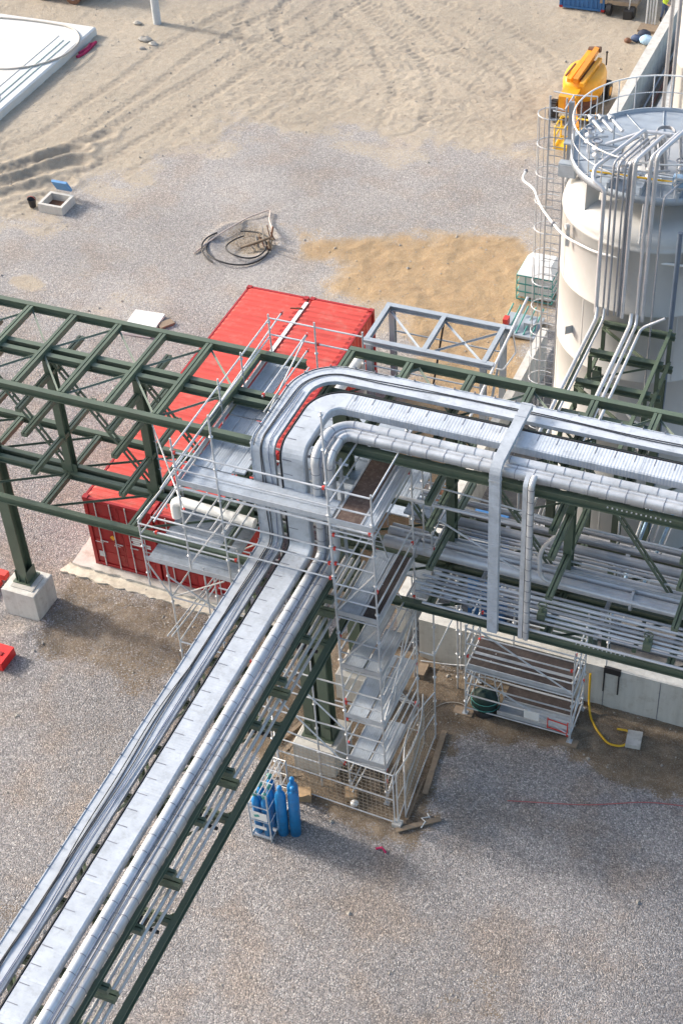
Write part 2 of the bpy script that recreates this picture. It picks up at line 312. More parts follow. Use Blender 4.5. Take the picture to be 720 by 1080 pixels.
# deep furrows at the left edge
for (p, q, dp) in (((-24.6,7.6),(-21.6,10.6),.22),((-25.2,8.6),(-22.1,11.6),.25),((-25,6.2),(-21.4,8.8),.18),((-23.6,10.6),(-21.6,13.2),.16)):
    d, al = seg_dist(X, Y, [p, q]); d = d+(fbm(al*.8, al*0, 2, 9)-.5)*.4; Z += -dp*.4*np.exp(-(d/0.24)**2)*(.5+fbm(X*2.5, Y*2.5, 3, 19))+dp*.4*np.exp(-((np.abs(d)-0.55)/0.2)**2)
    rut = np.maximum(rut, np.exp(-(d/0.3)**2))
hole = np.exp(-(((X+11.7)/1.15)**2+((Y-7.0)/1.05)**2)**2); Z += -hole*0.12+0.05*np.exp(-((np.hypot((X+11.7)/1.5, (Y-7.0)/1.4)-1)/0.14)**2)*(1+fbm(X*2, Y*2, 2, 6))
mound = np.exp(-(((X+8.4)/0.8)**2+((Y+15.8)/0.4)**2)); Z += mound*0.22*(0.6+fbm(X*4, Y*4, 3, 8))
for cx_, cy_ in ((2.0,-17.0),(2.0,-14.2),(-9.05,-14.6)):
    Z += 0.10*np.exp(-((np.maximum(np.abs(X-cx_), np.abs(Y-cy_))-0.75)/0.25)**2)*(0.4+fbm(X*3, Y*3, 2, 14))
damp = smooth(25.5, 30, Y+(fbm(X*.3, Y*.3, 3, 41)-.5)*5)*smooth(-14, -24, X)
basin = (X > 2.6) & (Y > -12.2) & (X < 30) & (Y < 60); Z = np.where(basin, -0.25, Z)
far = np.clip((np.hypot(X+6, Y)-70)/40, 0, 1); Z = Z*(1-far)
ny, nx = X.shape
gme = bpy.data.meshes.new('ground'); verts = np.stack([X.ravel(), Y.ravel(), Z.ravel()], 1)
idx = np.arange(nx*ny).reshape(ny, nx); q = np.stack([idx[:-1, :-1], idx[:-1, 1:], idx[1:, 1:], idx[1:, :-1]], -1).reshape(-1, 4)
gme.vertices.add(len(verts)); gme.vertices.foreach_set('co', verts.ravel())
gme.loops.add(len(q)*4); gme.loops.foreach_set('vertex_index', q.ravel()); gme.polygons.add(len(q))
gme.polygons.foreach_set('loop_start', np.arange(len(q))*4); gme.polygons.foreach_set('loop_total', np.full(len(q), 4)); gme.update()
gme.polygons.foreach_set('use_smooth', np.ones(len(q), bool))
for nm, arr in (('sand', sand), ('dirt', dirt), ('tint', tint), ('rut', rut), ('damp', damp), ('dust', np.clip(smooth(-7, 3, Y)*(0.7+0.6*(fbm(X*.4, Y*.6, 4, 66)-.5)), 0, 1))):
    at = gme.attributes.new(nm, 'FLOAT', 'POINT'); at.data.foreach_set('value', arr.astype(np.float32).ravel())
ground = bpy.data.objects.new('ground', gme); COL.objects.link(ground); ground['kind'] = 'structure'
def ground_material():
    m, N, L, P = nodes('gravel_and_sand'); P.inputs['Roughness'].default_value = 0.95; P.inputs['Specular IOR Level'].default_value = 0.2
    geo = N.new('ShaderNodeNewGeometry'); pos = geo.outputs['Position']
    def attr(n): x = N.new('ShaderNodeAttribute'); x.attribute_name = n; return x.outputs['Fac']
    def noise(sc, det=5, ro=0.6): x = N.new('ShaderNodeTexNoise'); x.inputs['Scale'].default_value = sc; x.inputs['Detail'].default_value = det; x.inputs['Roughness'].default_value = ro; L.new(pos, x.inputs['Vector']); return x
    def voro(sc): x = N.new('ShaderNodeTexVoronoi'); x.inputs['Scale'].default_value = sc; L.new(pos, x.inputs['Vector']); return x
    def ramp(src, stops):
        x = N.new('ShaderNodeValToRGB'); e = x.color_ramp.elements
        for i, (p_, c_) in enumerate(stops):
            el = e[i] if i < 2 else e.new(p_)
            el.position = p_; el.color = (*c_, 1)
        L.new(src, x.inputs[0]); return x.outputs[0]
    def mix(f, A, B, mode='MIX'):
        x = N.new('ShaderNodeMix'); x.data_type = 'RGBA'; x.blend_type = mode
        if isinstance(f, float): x.inputs['Factor'].default_value = f
        else: L.new(f, x.inputs['Factor'])
        for s_, v in ((6, A), (7, B)):
            if isinstance(v, tuple): x.inputs[s_].default_value = (*v, 1)
            else: L.new(v, x.inputs[s_])
        return x.outputs[2]
    def math_(op, A, B, clamp=False):
        x = N.new('ShaderNodeMath'); x.operation = op; x.use_clamp = clamp
        for i, v in enumerate((A, B)):
            if isinstance(v, (int, float)): x.inputs[i].default_value = v
            else: L.new(v, x.inputs[i])
        return x.outputs[0]
    v1 = voro(28); v2 = voro(56); big = noise(0.5, 4); mid = noise(3.0, 6, .7)
    sx = N.new('ShaderNodeSeparateColor'); L.new(v1.outputs['Color'], sx.inputs[0])
    sx2 = N.new('ShaderNodeSeparateColor'); L.new(v2.outputs['Color'], sx2.inputs[0])
    peb = ramp(sx.outputs[0], [(0, (0.15, 0.147, 0.152)), (1, (0.68, 0.665, 0.665)), (0.35, (0.275, 0.267, 0.273)), (0.6, (0.375, 0.36, 0.366)), (0.8, (0.42, 0.375, 0.36))])
    peb2 = ramp(sx2.outputs[1], [(0, (0.16, 0.16, 0.17)), (1, (0.50, 0.485, 0.49)), (0.5, (0.30, 0.295, 0.305))])
    grav = mix(0.3, peb, peb2)
    grav = mix(math_('MULTIPLY', smoothstep(N, L, big.outputs['Fac'], 0.45, 0.66), 0.7), grav, mix(1.0, grav, (1.0, 0.88, 0.76), 'MULTIPLY'))
    crev = smoothstep(N, L, v1.outputs['Distance'], 0.40, 0.75); grav = mix(math_('MULTIPLY', crev, 0.35), grav, (0.12, 0.11, 0.11))
    sn = noise(9, 8, .75); grav = mix(math_('MULTIPLY', attr('dust'), 0.32), grav, (0.52, 0.50, 0.475))
    wide = noise(1.1, 6, .7); grain = noise(7, 5, .8); gg = N.new('ShaderNodeMapRange'); gg.inputs['From Min'].default_value = .32; gg.inputs['From Max'].default_value = .68; gg.inputs['To Min'].default_value = .76; gg.inputs['To Max'].default_value = 1.24; L.new(grain.outputs['Fac'], gg.inputs['Value']); gs = N.new('ShaderNodeVectorMath'); gs.operation = 'SCALE'; L.new(grav, gs.inputs[0]); L.new(gg.outputs[0], gs.inputs['Scale']); grav = gs.outputs[0]
    sandc = ramp(mid.outputs['Fac'], [(0.25, (0.34, 0.29, 0.23)), (0.75, (0.48, 0.425, 0.35)), (0.5, (0.415, 0.36, 0.29))])
    sandc = mix(math_('MULTIPLY', smoothstep(N, L, sn.outputs['Fac'], 0.48, 0.68), math_('ADD', 0.25, math_('MULTIPLY', smoothstep(N, L, wide.outputs['Fac'], 0.45, 0.62), 0.55))), sandc, (0.33, 0.28, 0.225))
    sandc = mix(math_('MULTIPLY', smoothstep(N, L, wide.outputs['Fac'], 0.42, 0.64), 0.3), sandc, (0.44, 0.38, 0.31))
    sandc = mix(attr('tint'), sandc, mix(1.0, sandc, (1.0, 0.82, 0.60), 'MULTIPLY')); sandc = mix(math_('MULTIPLY', math_('MULTIPLY', attr('tint'), smoothstep(N, L, wide.outputs['Fac'], 0.5, 0.68)), 0.5), sandc, (0.36, 0.24, 0.14))
    pebs = smoothstep(N, L, sx2.outputs[0], 0.82, 0.86); sandc = mix(math_('MULTIPLY', pebs, 0.35), sandc, (0.6, 0.58, 0.55))
    sandc = mix(math_('MULTIPLY', attr('rut'), 0.45), sandc, (0.30, 0.26, 0.215))
    sandc = mix(math_('MULTIPLY', attr('damp'), 0.45), sandc, (0.24, 0.23, 0.235))
    dn_ = noise(2.2, 7, .7)
    dirtc = ramp(dn_.outputs['Fac'], [(0.28, (0.12, 0.092, 0.066)), (0.72, (0.31, 0.25, 0.185)), (0.5, (0.20, 0.155, 0.112))])
    dirtc = mix(math_('MULTIPLY', pebs, 0.5), dirtc, (0.42, 0.39, 0.36))
    # break the borders up with pebble-scale noise
    def edge(f, k=1.1):
        t = math_('ADD', f, math_('MULTIPLY', math_('SUBTRACT', sn.outputs['Fac'], 0.5), k)); t = math_('ADD', t, math_('MULTIPLY', math_('SUBTRACT', sx.outputs[2], 0.5), 0.6))
        return smoothstep(N, L, t, 0.25, 0.75)
    col = mix(edge(attr('sand')), grav, sandc); col = mix(edge(attr('dirt')), col, dirtc)
    gl = noise(0.16, 3); gm = N.new('ShaderNodeMapRange'); gm.inputs['From Min'].default_value = .3; gm.inputs['From Max'].default_value = .7; gm.inputs['To Min'].default_value = .86; gm.inputs['To Max'].default_value = 1.1
    L.new(gl.outputs['Fac'], gm.inputs['Value']); sc_ = N.new('ShaderNodeVectorMath'); sc_.operation = 'SCALE'; L.new(col, sc_.inputs[0]); L.new(gm.outputs[0], sc_.inputs['Scale'])
    L.new(sc_.outputs[0], P.inputs['Base Color'])
    hg = math_('SUBTRACT', 1.0, v1.outputs['Distance']); hg = math_('ADD', hg, math_('MULTIPLY', math_('SUBTRACT', 1.0, v2.outputs['Distance']), 0.5))
    hs = math_('ADD', math_('MULTIPLY', sn.outputs['Fac'], 2.2), math_('MULTIPLY', pebs, 0.3))
    keep = math_('MULTIPLY', math_('SUBTRACT', 1.0, attr('sand'), True), math_('SUBTRACT', 1.0, attr('dirt'), True))
    hh = math_('ADD', math_('MULTIPLY', hg, math_('ADD', math_('MULTIPLY', keep, .85), .15)), math_('MULTIPLY', hs, math_('SUBTRACT', 1.0, keep)))
    bp = N.new('ShaderNodeBump'); bp.inputs['Strength'].default_value = 0.95; bp.inputs['Distance'].default_value = 0.035
    L.new(hh, bp.inputs['Height']); L.new(bp.outputs[0], P.inputs['Normal'])
    return m
def loose_stones():
    r_ = np.random.default_rng(5); b_ = MB(); n = 0
    def hgt(x, y): i = int(np.searchsorted(gx, x)); j = int(np.searchsorted(gy, y)); return Z[min(j, ny-1), min(i, nx-1)], sand[min(j, ny-1), min(i, nx-1)], dirt[min(j, ny-1), min(i, nx-1)]
    while n < 2600:
        x, y = r_.uniform(-30, 14), r_.uniform(-30, 34); z, sa, di = hgt(x, y)
        if r_.random() > (.12+.5*sa+.9*di) or (x > 2.6 and y > -12.3) or (-8.2 < x < -3 and -12.6 < y < .1): continue
        s_ = r_.uniform(.02, .045)*(1 if r_.random() < .9 else 1.8); q_ = r_.uniform(.6, 1.3, 6)
        v = [(x+s_*q_[0], y, z+s_*.2), (x, y+s_*q_[1], z+s_*.3), (x-s_*q_[2], y, z+s_*.2), (x, y-s_*q_[3], z+s_*.25), (x+s_*.1, y+s_*.1, z+s_*q_[4]*.9), (x, y, z-s_*.4)]
        b_.add(v, [(0,1,4),(1,2,4),(2,3,4),(3,0,4),(1,0,5),(2,1,5),(3,2,5),(0,3,5)]); n += 1
    o = b_.build('loose_stones', STONE); o['kind'] = 'stuff'
def smoothstep(N, L, src, lo, hi):
    x = N.new('ShaderNodeMapRange'); x.interpolation_type = 'SMOOTHSTEP'; x.inputs['From Min'].default_value = lo; x.inputs['From Max'].default_value = hi
    L.new(src, x.inputs['Value']); return x.outputs[0]
gme.materials.append(ground_material()); loose_stones()
def strip_slab(name, P, z0, z1, m, kind='structure', rag=0.0):
    b_ = MB(); n = len(P); P = [(x+random.uniform(-rag, rag), y+random.uniform(-rag, rag)) for x, y in P]
    b_.add([(x, y, z0) for x, y in P]+[(x, y, z1) for x, y in P], [tuple(range(n, 2*n))]+[(i, (i+1)%n, n+(i+1)%n, n+i) for i in range(n)])
    o = b_.build(name, m); o['kind'] = kind; return o

# ------------------------------------------------------------------ concrete slabs, pit floor
def ragged(P, amp, step=.22, seed=1):
    r_ = random.Random(seed); out = []
    for (x0, y0), (x1, y1) in zip(P, P[1:]+P[:1]):
        n = max(1, int(math.hypot(x1-x0, y1-y0)/step))
        for k in range(n): out.append((x0+(x1-x0)*k/n+r_.uniform(-amp, amp), y0+(y1-y0)*k/n+r_.uniform(-amp, amp)))
    return out
strip_slab('container_slab', ragged([(-8.75,-12.5),(-5,-12.55),(-.2,-12.6),(-.2,-12.0),(-8.0,-11.95),(-8.1,-9.2),(-8.8,-11.0)], .035), 0.0, 0.155, CONCD)
strip_slab('foundation_strip', ragged([(-9.1,-12.85),(-6,-12.95),(-3,-13.0),(-.3,-13.05),(-.3,-12.5),(-8.9,-12.45)], .05, .15, 2), -0.05, 0.06, mat('crumbly_lean_concrete', (.52,.48,.41), .95, 0, .2, 3, dirt=(.36,.31,.24), dirt_amt=.4, bump=.8, bscale=18))
strip_slab('pit_floor', [(3.0,-12.1),(26,-12.1),(26,45),(3.0,45)], -0.3, -0.12, mat('shaded_pit_concrete', (0.20,0.19,0.18), .85, 0, .3, 1.2, dirt=(.32,.29,.25), dirt_amt=.4))  # shade between the pipes is put into the dark floor colour

# ------------------------------------------------------------------ retaining walls
def wall(name, label, x0, x1, y0, y1, z1, joints, ax):
    t = thing(name, label, 'wall', ((x0+x1)/2, (y0+y1)/2, 0))
    b_ = MB(); n = 40
    b_.box(x0, x1, y0, y1, -0.3, z1-0.02); b_.build('wall_body', CONC, t)
    MB().box(x0-0.01, x1+0.01, y0-0.01, y1+0.01, z1-0.02, z1+0.012).build('wall_cap', CONC, t)
    for j in joints:
        if ax == 'x': MB().box(j-0.012, j+0.012, y0-0.004, y0+0.01, 0.0, z1-0.03).build('joint', SEAM, t)
        else: MB().box(x1-0.01, x1+0.004, j-0.012, j+0.012, 0.0, z1-0.03).build('joint', SEAM, t)
    return t
wall('concrete_wall', 'weathered concrete wall with a pale top edge running behind the low scaffold box', 3.25, 18, -12.38, -12.02, 1.62, [5.9, 8.9, 10.5, 12], 'x')
wall('concrete_wall', 'pale concrete wall leaning past the left foot of the tank beside the teal crate', 2.35, 2.62, -11.9, 2.6, 1.75, [-8, -4, 0], 'y')
wall('concrete_wall', 'long pale concrete wall running away behind the tank platform beside the orange lift', 0.42, 0.85, 14.0, 44, 1.75, [18, 22, 26, 30], 'y')
wall('concrete_wall', 'low beige concrete wall inside the long one, with brown pipes in the trench between', 2.0, 2.5, 14.0, 44, 1.1, [18, 22, 26], 'y')
strip_slab('trench_floor', [(.85,14),(2.0,14),(2.0,44),(.85,44)], -.2, -.05, mat('brown_trench_soil', (.2,.13,.1), .95, 0, .3, 3))
for k_ in range(3): tag(MB().tube([(1.1+.28*k_, 14, .15), (1.12+.28*k_, 44, .2)], .07, 8).build('trench_pipe', (PIPED, mat('brown_pipe', (.22,.1,.08), .7), PIPED)[k_]), ('grey pipe in the trench nearest the long wall','reddish brown pipe in the middle of the trench','grey pipe in the trench nearest the low beige wall')[k_], 'pipe')

# ------------------------------------------------------------------ pedestals
def pedestal(x, y, sx, sy, h, label):
    t = thing('concrete_pedestal', label, 'pedestal', (x, y, 0), 'concrete pedestals under the rack columns')
    b_ = MB(); ch = 0.03
    b_.prof([(-sx/2, -.3), (sx/2, -.3), (sx/2, h-ch), (sx/2-ch, h), (-sx/2+ch, h), (-sx/2, h-ch)], (x, y-sy/2, 0), (x, y+sy/2, 0)); b_.build('block', CONC, t)
    MB().box(x-sx*.3, x+sx*.36, y-sy*.32, y+sy*.3, h-0.01, h+0.035).build('grout_bed', CONCD, t)
pedestal(-9.05, -14.55, 1.2, 1.1, 1.12, 'square concrete pedestal under the leftmost green column beside the container slab')
pedestal(2.05, -16.95, 1.26, 1.22, 1.12, 'square concrete pedestal under the double green column inside the mesh fence')
pedestal(2.15, -14.25, 1.2, 1.1, 1.12, 'square concrete pedestal half hidden behind the lower decks of the scaffold tower')

# ------------------------------------------------------------------ steel racks
def column(x, y, z0, z1, t, pr, plate=0.62, name='column'):
    b_ = MB(); b_.prof(pr, (x, y, z0+0.04), (x, y, z1), (0, 1, 0)); b_.build(name, GREEN, t)
    p_ = MB(); p_.cbox(x, y, z0+0.02, plate, plate, 0.04)
    for sx_ in (-1, 1):
        for k in (-.12, .12): p_.add([(x+k, y+sx_*.17, z0+.04), (x+k, y+sx_*.29, z0+.04), (x+k, y+sx_*.17, z0+.42), (x+k+.015, y+sx_*.17, z0+.04), (x+k+.015, y+sx_*.29, z0+.04), (x+k+.015, y+sx_*.17, z0+.42)], [(0,1,2),(5,4,3),(0,3,4,1),(1,4,5,2),(2,5,3,0)])
    for sx_ in (-1, 1):
        p_.cbox(x+sx_*.2, y, z0+.25, .02, .5, .44)
    p_.build('base_plate', GREEN, t)
def rack(x0, x1, yr, yf, zt, zl, crosses, posts, mains, label, arms=(1.2, 3.1-0.55, 3.4), name='pipe_rack', armlen=1.72, lowc=None):
    """a green steel rack: four edge chords, paired centre chords, cross beams, hanging posts with cantilever arms"""
    yc = (yr+yf)/2+0.02; t = thing(name, label, 'pipe rack', ((x0+x1)/2, yc, 0))
    for y, z in ((yr, zt), (yf, zt), (yr, zl), (yf, zl)): beam('edge_beam', t, Hp(.24, .16), (x0, y, z-.12), (x1, y, z-.12))
    for z in (zt-.10, zl-.02):
        for s_ in (-1, 1): beam('centre_beam', t, Hp(.22, .15), (x0, yc+s_*.17, z-.12-.01*s_), (x1, yc+s_*.17, z-.12-.01*s_))
    for x in crosses:
        beam('cross_beam', t, Hs(.17, .19), (x, yf+.10, zt-.085), (x, yr-.10, zt-.085))
        MB().box(x-.13, x+.13, yc-.3, yc+.3, zt-.2, zt-.175).build('gusset_plate', GREEN, t)
    for i, x in enumerate(posts):
        beam('post', t, Hp(.28, .22, .02, .014), (x, yc, zl-.1), (x, yc, zt-.2), up=(0, 1, 0))
        for dz in arms: beam('cantilever_arm', t, Hs(.14, .17), (x, yc-armlen, zl+dz), (x, yc+armlen*.98, zl+dz))
        beam('lower_cross_beam', t, Hs(.16, .18), (x, yf+.10, zl-.10), (x, yr-.10, zl-.10))
        MB().box(x-.25, x+.25, yc-.12, yc-.1, zl-.28, zl+.25).build('gusset_plate', GREEN, t)
    ps = sorted(list(posts)+[m_[0] for m_ in mains])
    for xa, xb in zip(ps[:-1], ps[1:]):          # laced double diagonals down to the right, in the centre plane
        for s_ in (-.075, .075):
            beam('diagonal_brace', t, rect(.05, .05), (xa+.1, yc+s_, zt-.35), (xb-.15, yc+s_, zl+.15))
        b_ = MB(); A, B = Vector((xa+.1, yc, zt-.35)), Vector((xb-.15, yc, zl+.15))
        for k in range(1, 11): p = A.lerp(B, k/11); b_.cbox(p.x, p.y, p.z, .05, .1, .045)
        b_.build('lacing', GREEN, t)
        for y_a, y_b in ((yc-.2, yf+.1), (yc+.2, yr-.1)):   # thin plan bracing under the top chords
            beam('plan_brace', t, Lp(.045, .012), (xa+.1, y_a, zt-.15), ((xa+xb)/2, y_b, zt-.15), BRACE); beam('plan_brace', t, Lp(.045, .012), ((xa+xb)/2, y_b, zt-.135), (xb-.1, y_a, zt-.135), BRACE)
        beam('plan_brace', t, Lp(.05, .012), (xa+.1, yf+.1, zl-.12), (xb-.1, yc-.2, zl-.12))
        beam('plan_brace', t, Lp(.05, .012), (xa+.1, yc+.2, zl-.12), (xb-.1, yr-.1, zl-.12))
    for (x, y, z0) in mains:
        column(x, y, z0, zt-.25, t, Hp(.40, .36, .03, .02))
        for dz in arms: beam('cantilever_arm', t, Hs(.14, .17), (x, yc-armlen, zl+dz), (x, yc+armlen*.98, zl+dz))
        beam('lower_cross_beam', t, Hs(.16, .18), (x, yf+.10, zl-.10), (x, yr-.10, zl-.10))
    # thin vertical hangers in front of and behind the centre line, bolt plates at the splices
    return t
rack(-17, 0.45, -12.75, -16.08, 10.72, 6.45, [-16.3,-14.9,-13.4,-12.0,-10.6,-9.2,-7.84,-6.45,-5.05,-3.70,-2.3,-0.9], [-14.7,-11.9,-6.45,-3.70,-0.9], [(-9.1, -14.42, 1.15)],
     'open green steel rack without pipes crossing above the red containers')
rk = rack(1.6, 17, -12.5, -16.1, 11.25, 6.45, [1.7,3.3,4.95,6.5,8.1,9.65,11.2,12.8,14.3,15.9], [5.0,8.1,11.2,14.3], [(2.1, -14.3, 1.15)],
     'green steel rack carrying the three silver ducts in front of the tank')
for k in range(14): MB().cbox(9.4+k*.11, -16.19, 11.2, .035, .02, .035).build('bolt', GALV, rk)
for k in range(12):
    for dy in (-.05, .05): MB().cbox(8.9+k*.11, -16.1+dy, 6.462, .035, .03, .02).build('bolt', GALV, rk)

# green pipe bridge under the ducts running to the bottom left
tb = thing('pipe_bridge', 'dark green pipe bridge carrying three ducts towards the bottom left', 'pipe bridge', (2.05, -26, 0))
for x in (0.98, 3.02): beam('edge_beam', tb, Hp(.15, .09), (x, -37, 7.96), (x, -17.3, 7.96))
for x in (0.95, 3.14): beam('lower_edge_beam', tb, Hp(.22, .15), (x, -37, 6.32), (x, -16.4, 6.32))
for k in range(14):
    y = -17.9-1.42*k; beam('cross_beam', tb, Hs(.15, .17), (.86, y, 7.72), (3.2, y, 7.72))
    if k % 2 == 0:
        beam('lower_cross_beam', tb, Hs(.15, .2), (1.02, y-.3, 6.36), (3.07, y-.3, 6.36)); beam('stub_beam', tb, Hs(.15, .22), (2.35, y+.25, 6.95), (3.1, y+.25, 6.95))
        for x in (0.95,): beam('upright', tb, Hp(.14, .12, .012, .01), (x, y-.3, 6.43), (x, y-.3, 7.81), up=(0, 1, 0))
        beam('diagonal_brace', tb, Lp(.07, .01), (.95, y-.2, 6.45), (.95, y-2.9, 7.8))
        beam('plan_brace', tb, Lp(.07, .012), (1.05, y-.1, 7.6), (2.05, y-1.4, 7.6)); beam('plan_brace', tb, Lp(.07, .012), (2.05, y-1.4, 7.61), (3.05, y-2.8, 7.61))
        beam('plan_brace', tb, Lp(.07, .012), (3.05, y-.1, 6.3), (1.05, y-2.8, 6.3))
for dx in (-.24, .24): beam('column', tb, Hp(.42, .30, .03, .02), (2.05+dx, -16.95, 1.18), (2.05+dx, -16.95, 7.6), up=(0, 1, 0))
pb = MB().cbox(2.05, -16.95, 1.165, .95, .66, .04)
for sx_ in (-1, 1):
    pb.cbox(2.05+sx_*.30, -17.2, 1.42, .2, .02, .48); pb.cbox(2.05+sx_*.42, -16.95, 1.42, .02, .4, .48)
pb.build('base_plate', GREEN, tb)

# small green bridge from the rack to the tank, with its pipes
ts = thing('pipe_bridge', 'short green bridge of ladder-like beams leading pipes up to the tank', 'pipe bridge', (7.5, -9.3, 0))
for x in (6.62, 8.6): beam('edge_beam', ts, Hp(.11, .10), (x, -12.4, 9.08), (x, -6.25, 9.08))
for k, y in enumerate((-6.3, -7.7, -9.1, -10.5, -11.9)):
    beam('cross_beam', ts, Hp(.17, .17), (6.7, y, 8.93), (8.75, y, 8.93)); beam('lower_cross_beam', ts, Hp(.16, .16), (6.7, y-.15, 7.9), (8.8, y-.15, 7.9))
    for x in (6.72, 8.62): beam('upright', ts, Hp(.10, .10, .012, .01), (x, y, 7.98), (x, y, 8.84), up=(0, 1, 0))
for x in (6.66, 8.66): beam('lower_edge_beam', ts, Hp(.1, .1), (x, -12.4, 8.03), (x, -6.3, 8.03))
for y in (-6.3, -9.1, -11.9): beam('plan_brace', ts, Lp(.07, .012), (6.7, y, 8.8), (8.55, y-1.4, 8.8)); beam('plan_brace', ts, Lp(.07, .012), (8.55, y-1.4, 8.82), (6.7, y-2.7, 8.82))
for x in (6.75, 8.6):
    for y in (-6.9, -11.2): beam('column', ts, Hp(.22, .22, .018, .012), (x, y, -.1), (x, y, 7.8), up=(0, 1, 0))

# ------------------------------------------------------------------ ducts
class Path:
    def __init__(s, p, t, u): s.p, s.t, s.u, s.s = Vector(p), Vector(t), Vector(u), 0; s.fr = [(s.p.copy(), s.t.copy(), s.u.copy(), 0.0)]; s.marks = []
    def push(s): s.fr.append((s.p.copy(), s.t.copy(), s.u.copy(), s.s))
    def line(s, L, n=1):
        for k in range(n): s.p += s.t*(L/n); s.s += L/n; s.push()
        return s
    def turn(s, axis_, ang, r, n=10):
        ax = Vector(axis_); c_ = None; d = ax.cross(s.t)*(1 if ang > 0 else -1); c_ = s.p+d*r; st = ang/n
        for k in range(n):
            q_ = Quaternion(ax, st); s.p = c_+q_@(s.p-c_); s.t = q_@s.t; s.u = q_@s.u; s.s += abs(st)*r; s.push()
        s.marks.append(s.s); return s
    def at(s, v):
        for (p0, t0, u0, s0), (p1, t1, u1, s1) in zip(s.fr[:-1], s.fr[1:]):
            if v <= s1 and s1 > s0:
                k = (v-s0)/(s1-s0); return p0.lerp(p1, k), t0.lerp(t1, k).normalized(), u0.lerp(u1, k).normalized()
        return s.fr[-1][:3]
def sweep(mb, path, pr, s0, s1, mi=0, smooth=False, step=None):
    ss = sorted({s0, s1}|{f[3] for f in path.fr if s0 < f[3] < s1}); n = len(pr); vs = []; per = [0]
    for i in range(n): per.append(per[-1]+math.dist(pr[i], pr[(i+1) % n]))
    for v in ss:
        p, t, u = path.at(v); sd_ = t.cross(u)
        for x, y in pr: vs.append(p+sd_*x+u*y)
    fs = []; uv = []
    for k in range(len(ss)-1):
        for i in range(n):
            j = (i+1) % n; fs.append((k*n+i, k*n+j, (k+1)*n+j, (k+1)*n+i)); uv.append([(ss[k], per[i]), (ss[k], per[i+1]), (ss[k+1], per[i+1]), (ss[k+1], per[i])])
    mb.add(vs, fs, mi, smooth, uv); mb.add(vs[:n], [tuple(range(n))[::-1]], mi); mb.add(vs[-n:], [tuple(range(n))], mi)
    return mb
X_END, Y_END, ZT, ZB = 14.0, -34.5, 11.52, 8.30
FACE = -17.0
def duct_path(ytop, xr, r_turn, rv=.32, rb=.3):
    P_ = Path((X_END, ytop, ZT), (-1, 0, 0), (0, 0, 1))
    P_.line(X_END-(xr+r_turn)); P_.a = P_.s; P_.turn((0, 0, 1), math.pi/2, r_turn, 12); P_.b = P_.s
    P_.line((ytop-r_turn)-(FACE+rv)); P_.turn((1, 0, 0), math.pi/2, rv, 6); P_.c = P_.s
    P_.line((ZT-rv)-(ZB+rb)); P_.d = P_.s; P_.turn((1, 0, 0), -math.pi/2, rb, 6); P_.e = P_.s
    P_.line((FACE-rb)-Y_END, 1); P_.end = P_.s; return P_
# duct one: open cable tray with a lid-like floor, cables lying in it
d1 = duct_path(-13.93, 1.2, .95); d2_ = duct_path(-14.97, 2.02, .62); d3 = duct_path(-15.87, 2.74, .42)
t1 = thing('cable_tray', 'rearmost blue-grey cable tray with black cables lying along it, bending down beside the deck', 'cable tray', (8, -14, 0))
W1 = .31; pr1 = [(-W1,-.09),(W1,-.09),(W1,.018),(W1-.02,.018),(W1-.02,.0),(-W1+.02,.0),(-W1+.02,.018),(-W1,.018)]
cuts = [0, d1.a, d1.b, d1.c, d1.d, d1.e, d1.end]
nm = ['straight_run', 'bend', 'short_run', 'riser', 'bend', 'straight_run']
for i in range(6): sweep(MB(), d1, pr1, cuts[i]+(.004 if i else 0), cuts[i+1]).build('tray_'+nm[i] if i not in (3,) else 'tray_riser', TRAY, t1)
k = 0; s_ = .3
while s_ < d1.end and k < 90:
    sweep(MB(), d1, [(W1-.03,.012),(W1+.012,.012),(W1+.012,.07),(W1-.03,.07)], s_, s_+.018).build('clip', SEAM, t1); s_ += .52; k += 1
# duct two: wide ribbed lid
t2 = thing('cable_duct', 'middle duct with a wide finely ribbed silver lid and short dark slits', 'duct', (8, -15, 0))
W2 = .30; pr2 = [(-W2,-.13),(W2,-.13),(W2,.06),(W2-.03,.09),(-W2+.03,.09),(-W2,.06)]
cuts = [0, d2_.a, d2_.b, d2_.c, d2_.d, d2_.e, d2_.end]
for i in range(6): sweep(MB(), d2_, pr2, cuts[i]+(.004 if i else 0), cuts[i+1]).build('lid_'+nm[i], RIBSHEET if i in (0, 5) else TRAY, t2)
sweep(MB(), d2_, [(W2+.004,-.15),(W2+.03,-.15),(W2+.03,.10),(W2+.004,.10)], 0, d2_.end).build('edge_channel', BLACK, t2)
for s_ in [d2_.a-2.4*q_ for q_ in range(1, 5)]+[d2_.e+.6+2.4*q_ for q_ in range(7)]: sweep(MB(), d2_, [(x*1.012, y+.004) for x, y in pr2], s_, s_+.05).build('cover_joint', TRAY, t2)
s_ = .2; k = 0
while s_ < d2_.end and k < 98:
    if not (d2_.a-.1 < s_ < d2_.b+.1): sweep(MB(), d2_, [(.02,.092),(.262,.092),(.262,.096),(.02,.096)], s_, s_+.018).build('slit', SEAM, t2); k += 1
    s_ += .46 if s_ < d2_.a else .44
# duct three: two rounded cladding lanes with dark straps
def hump(cx, r, sc_=.8, n=10): return [(cx+r*math.cos(math.pi-math.pi*k/n), .0+r*sc_*math.sin(math.pi-math.pi*k/n)) for k in range(n+1)]
cuts = [0, d3.a, d3.b, d3.c, d3.d, d3.e, d3.end]
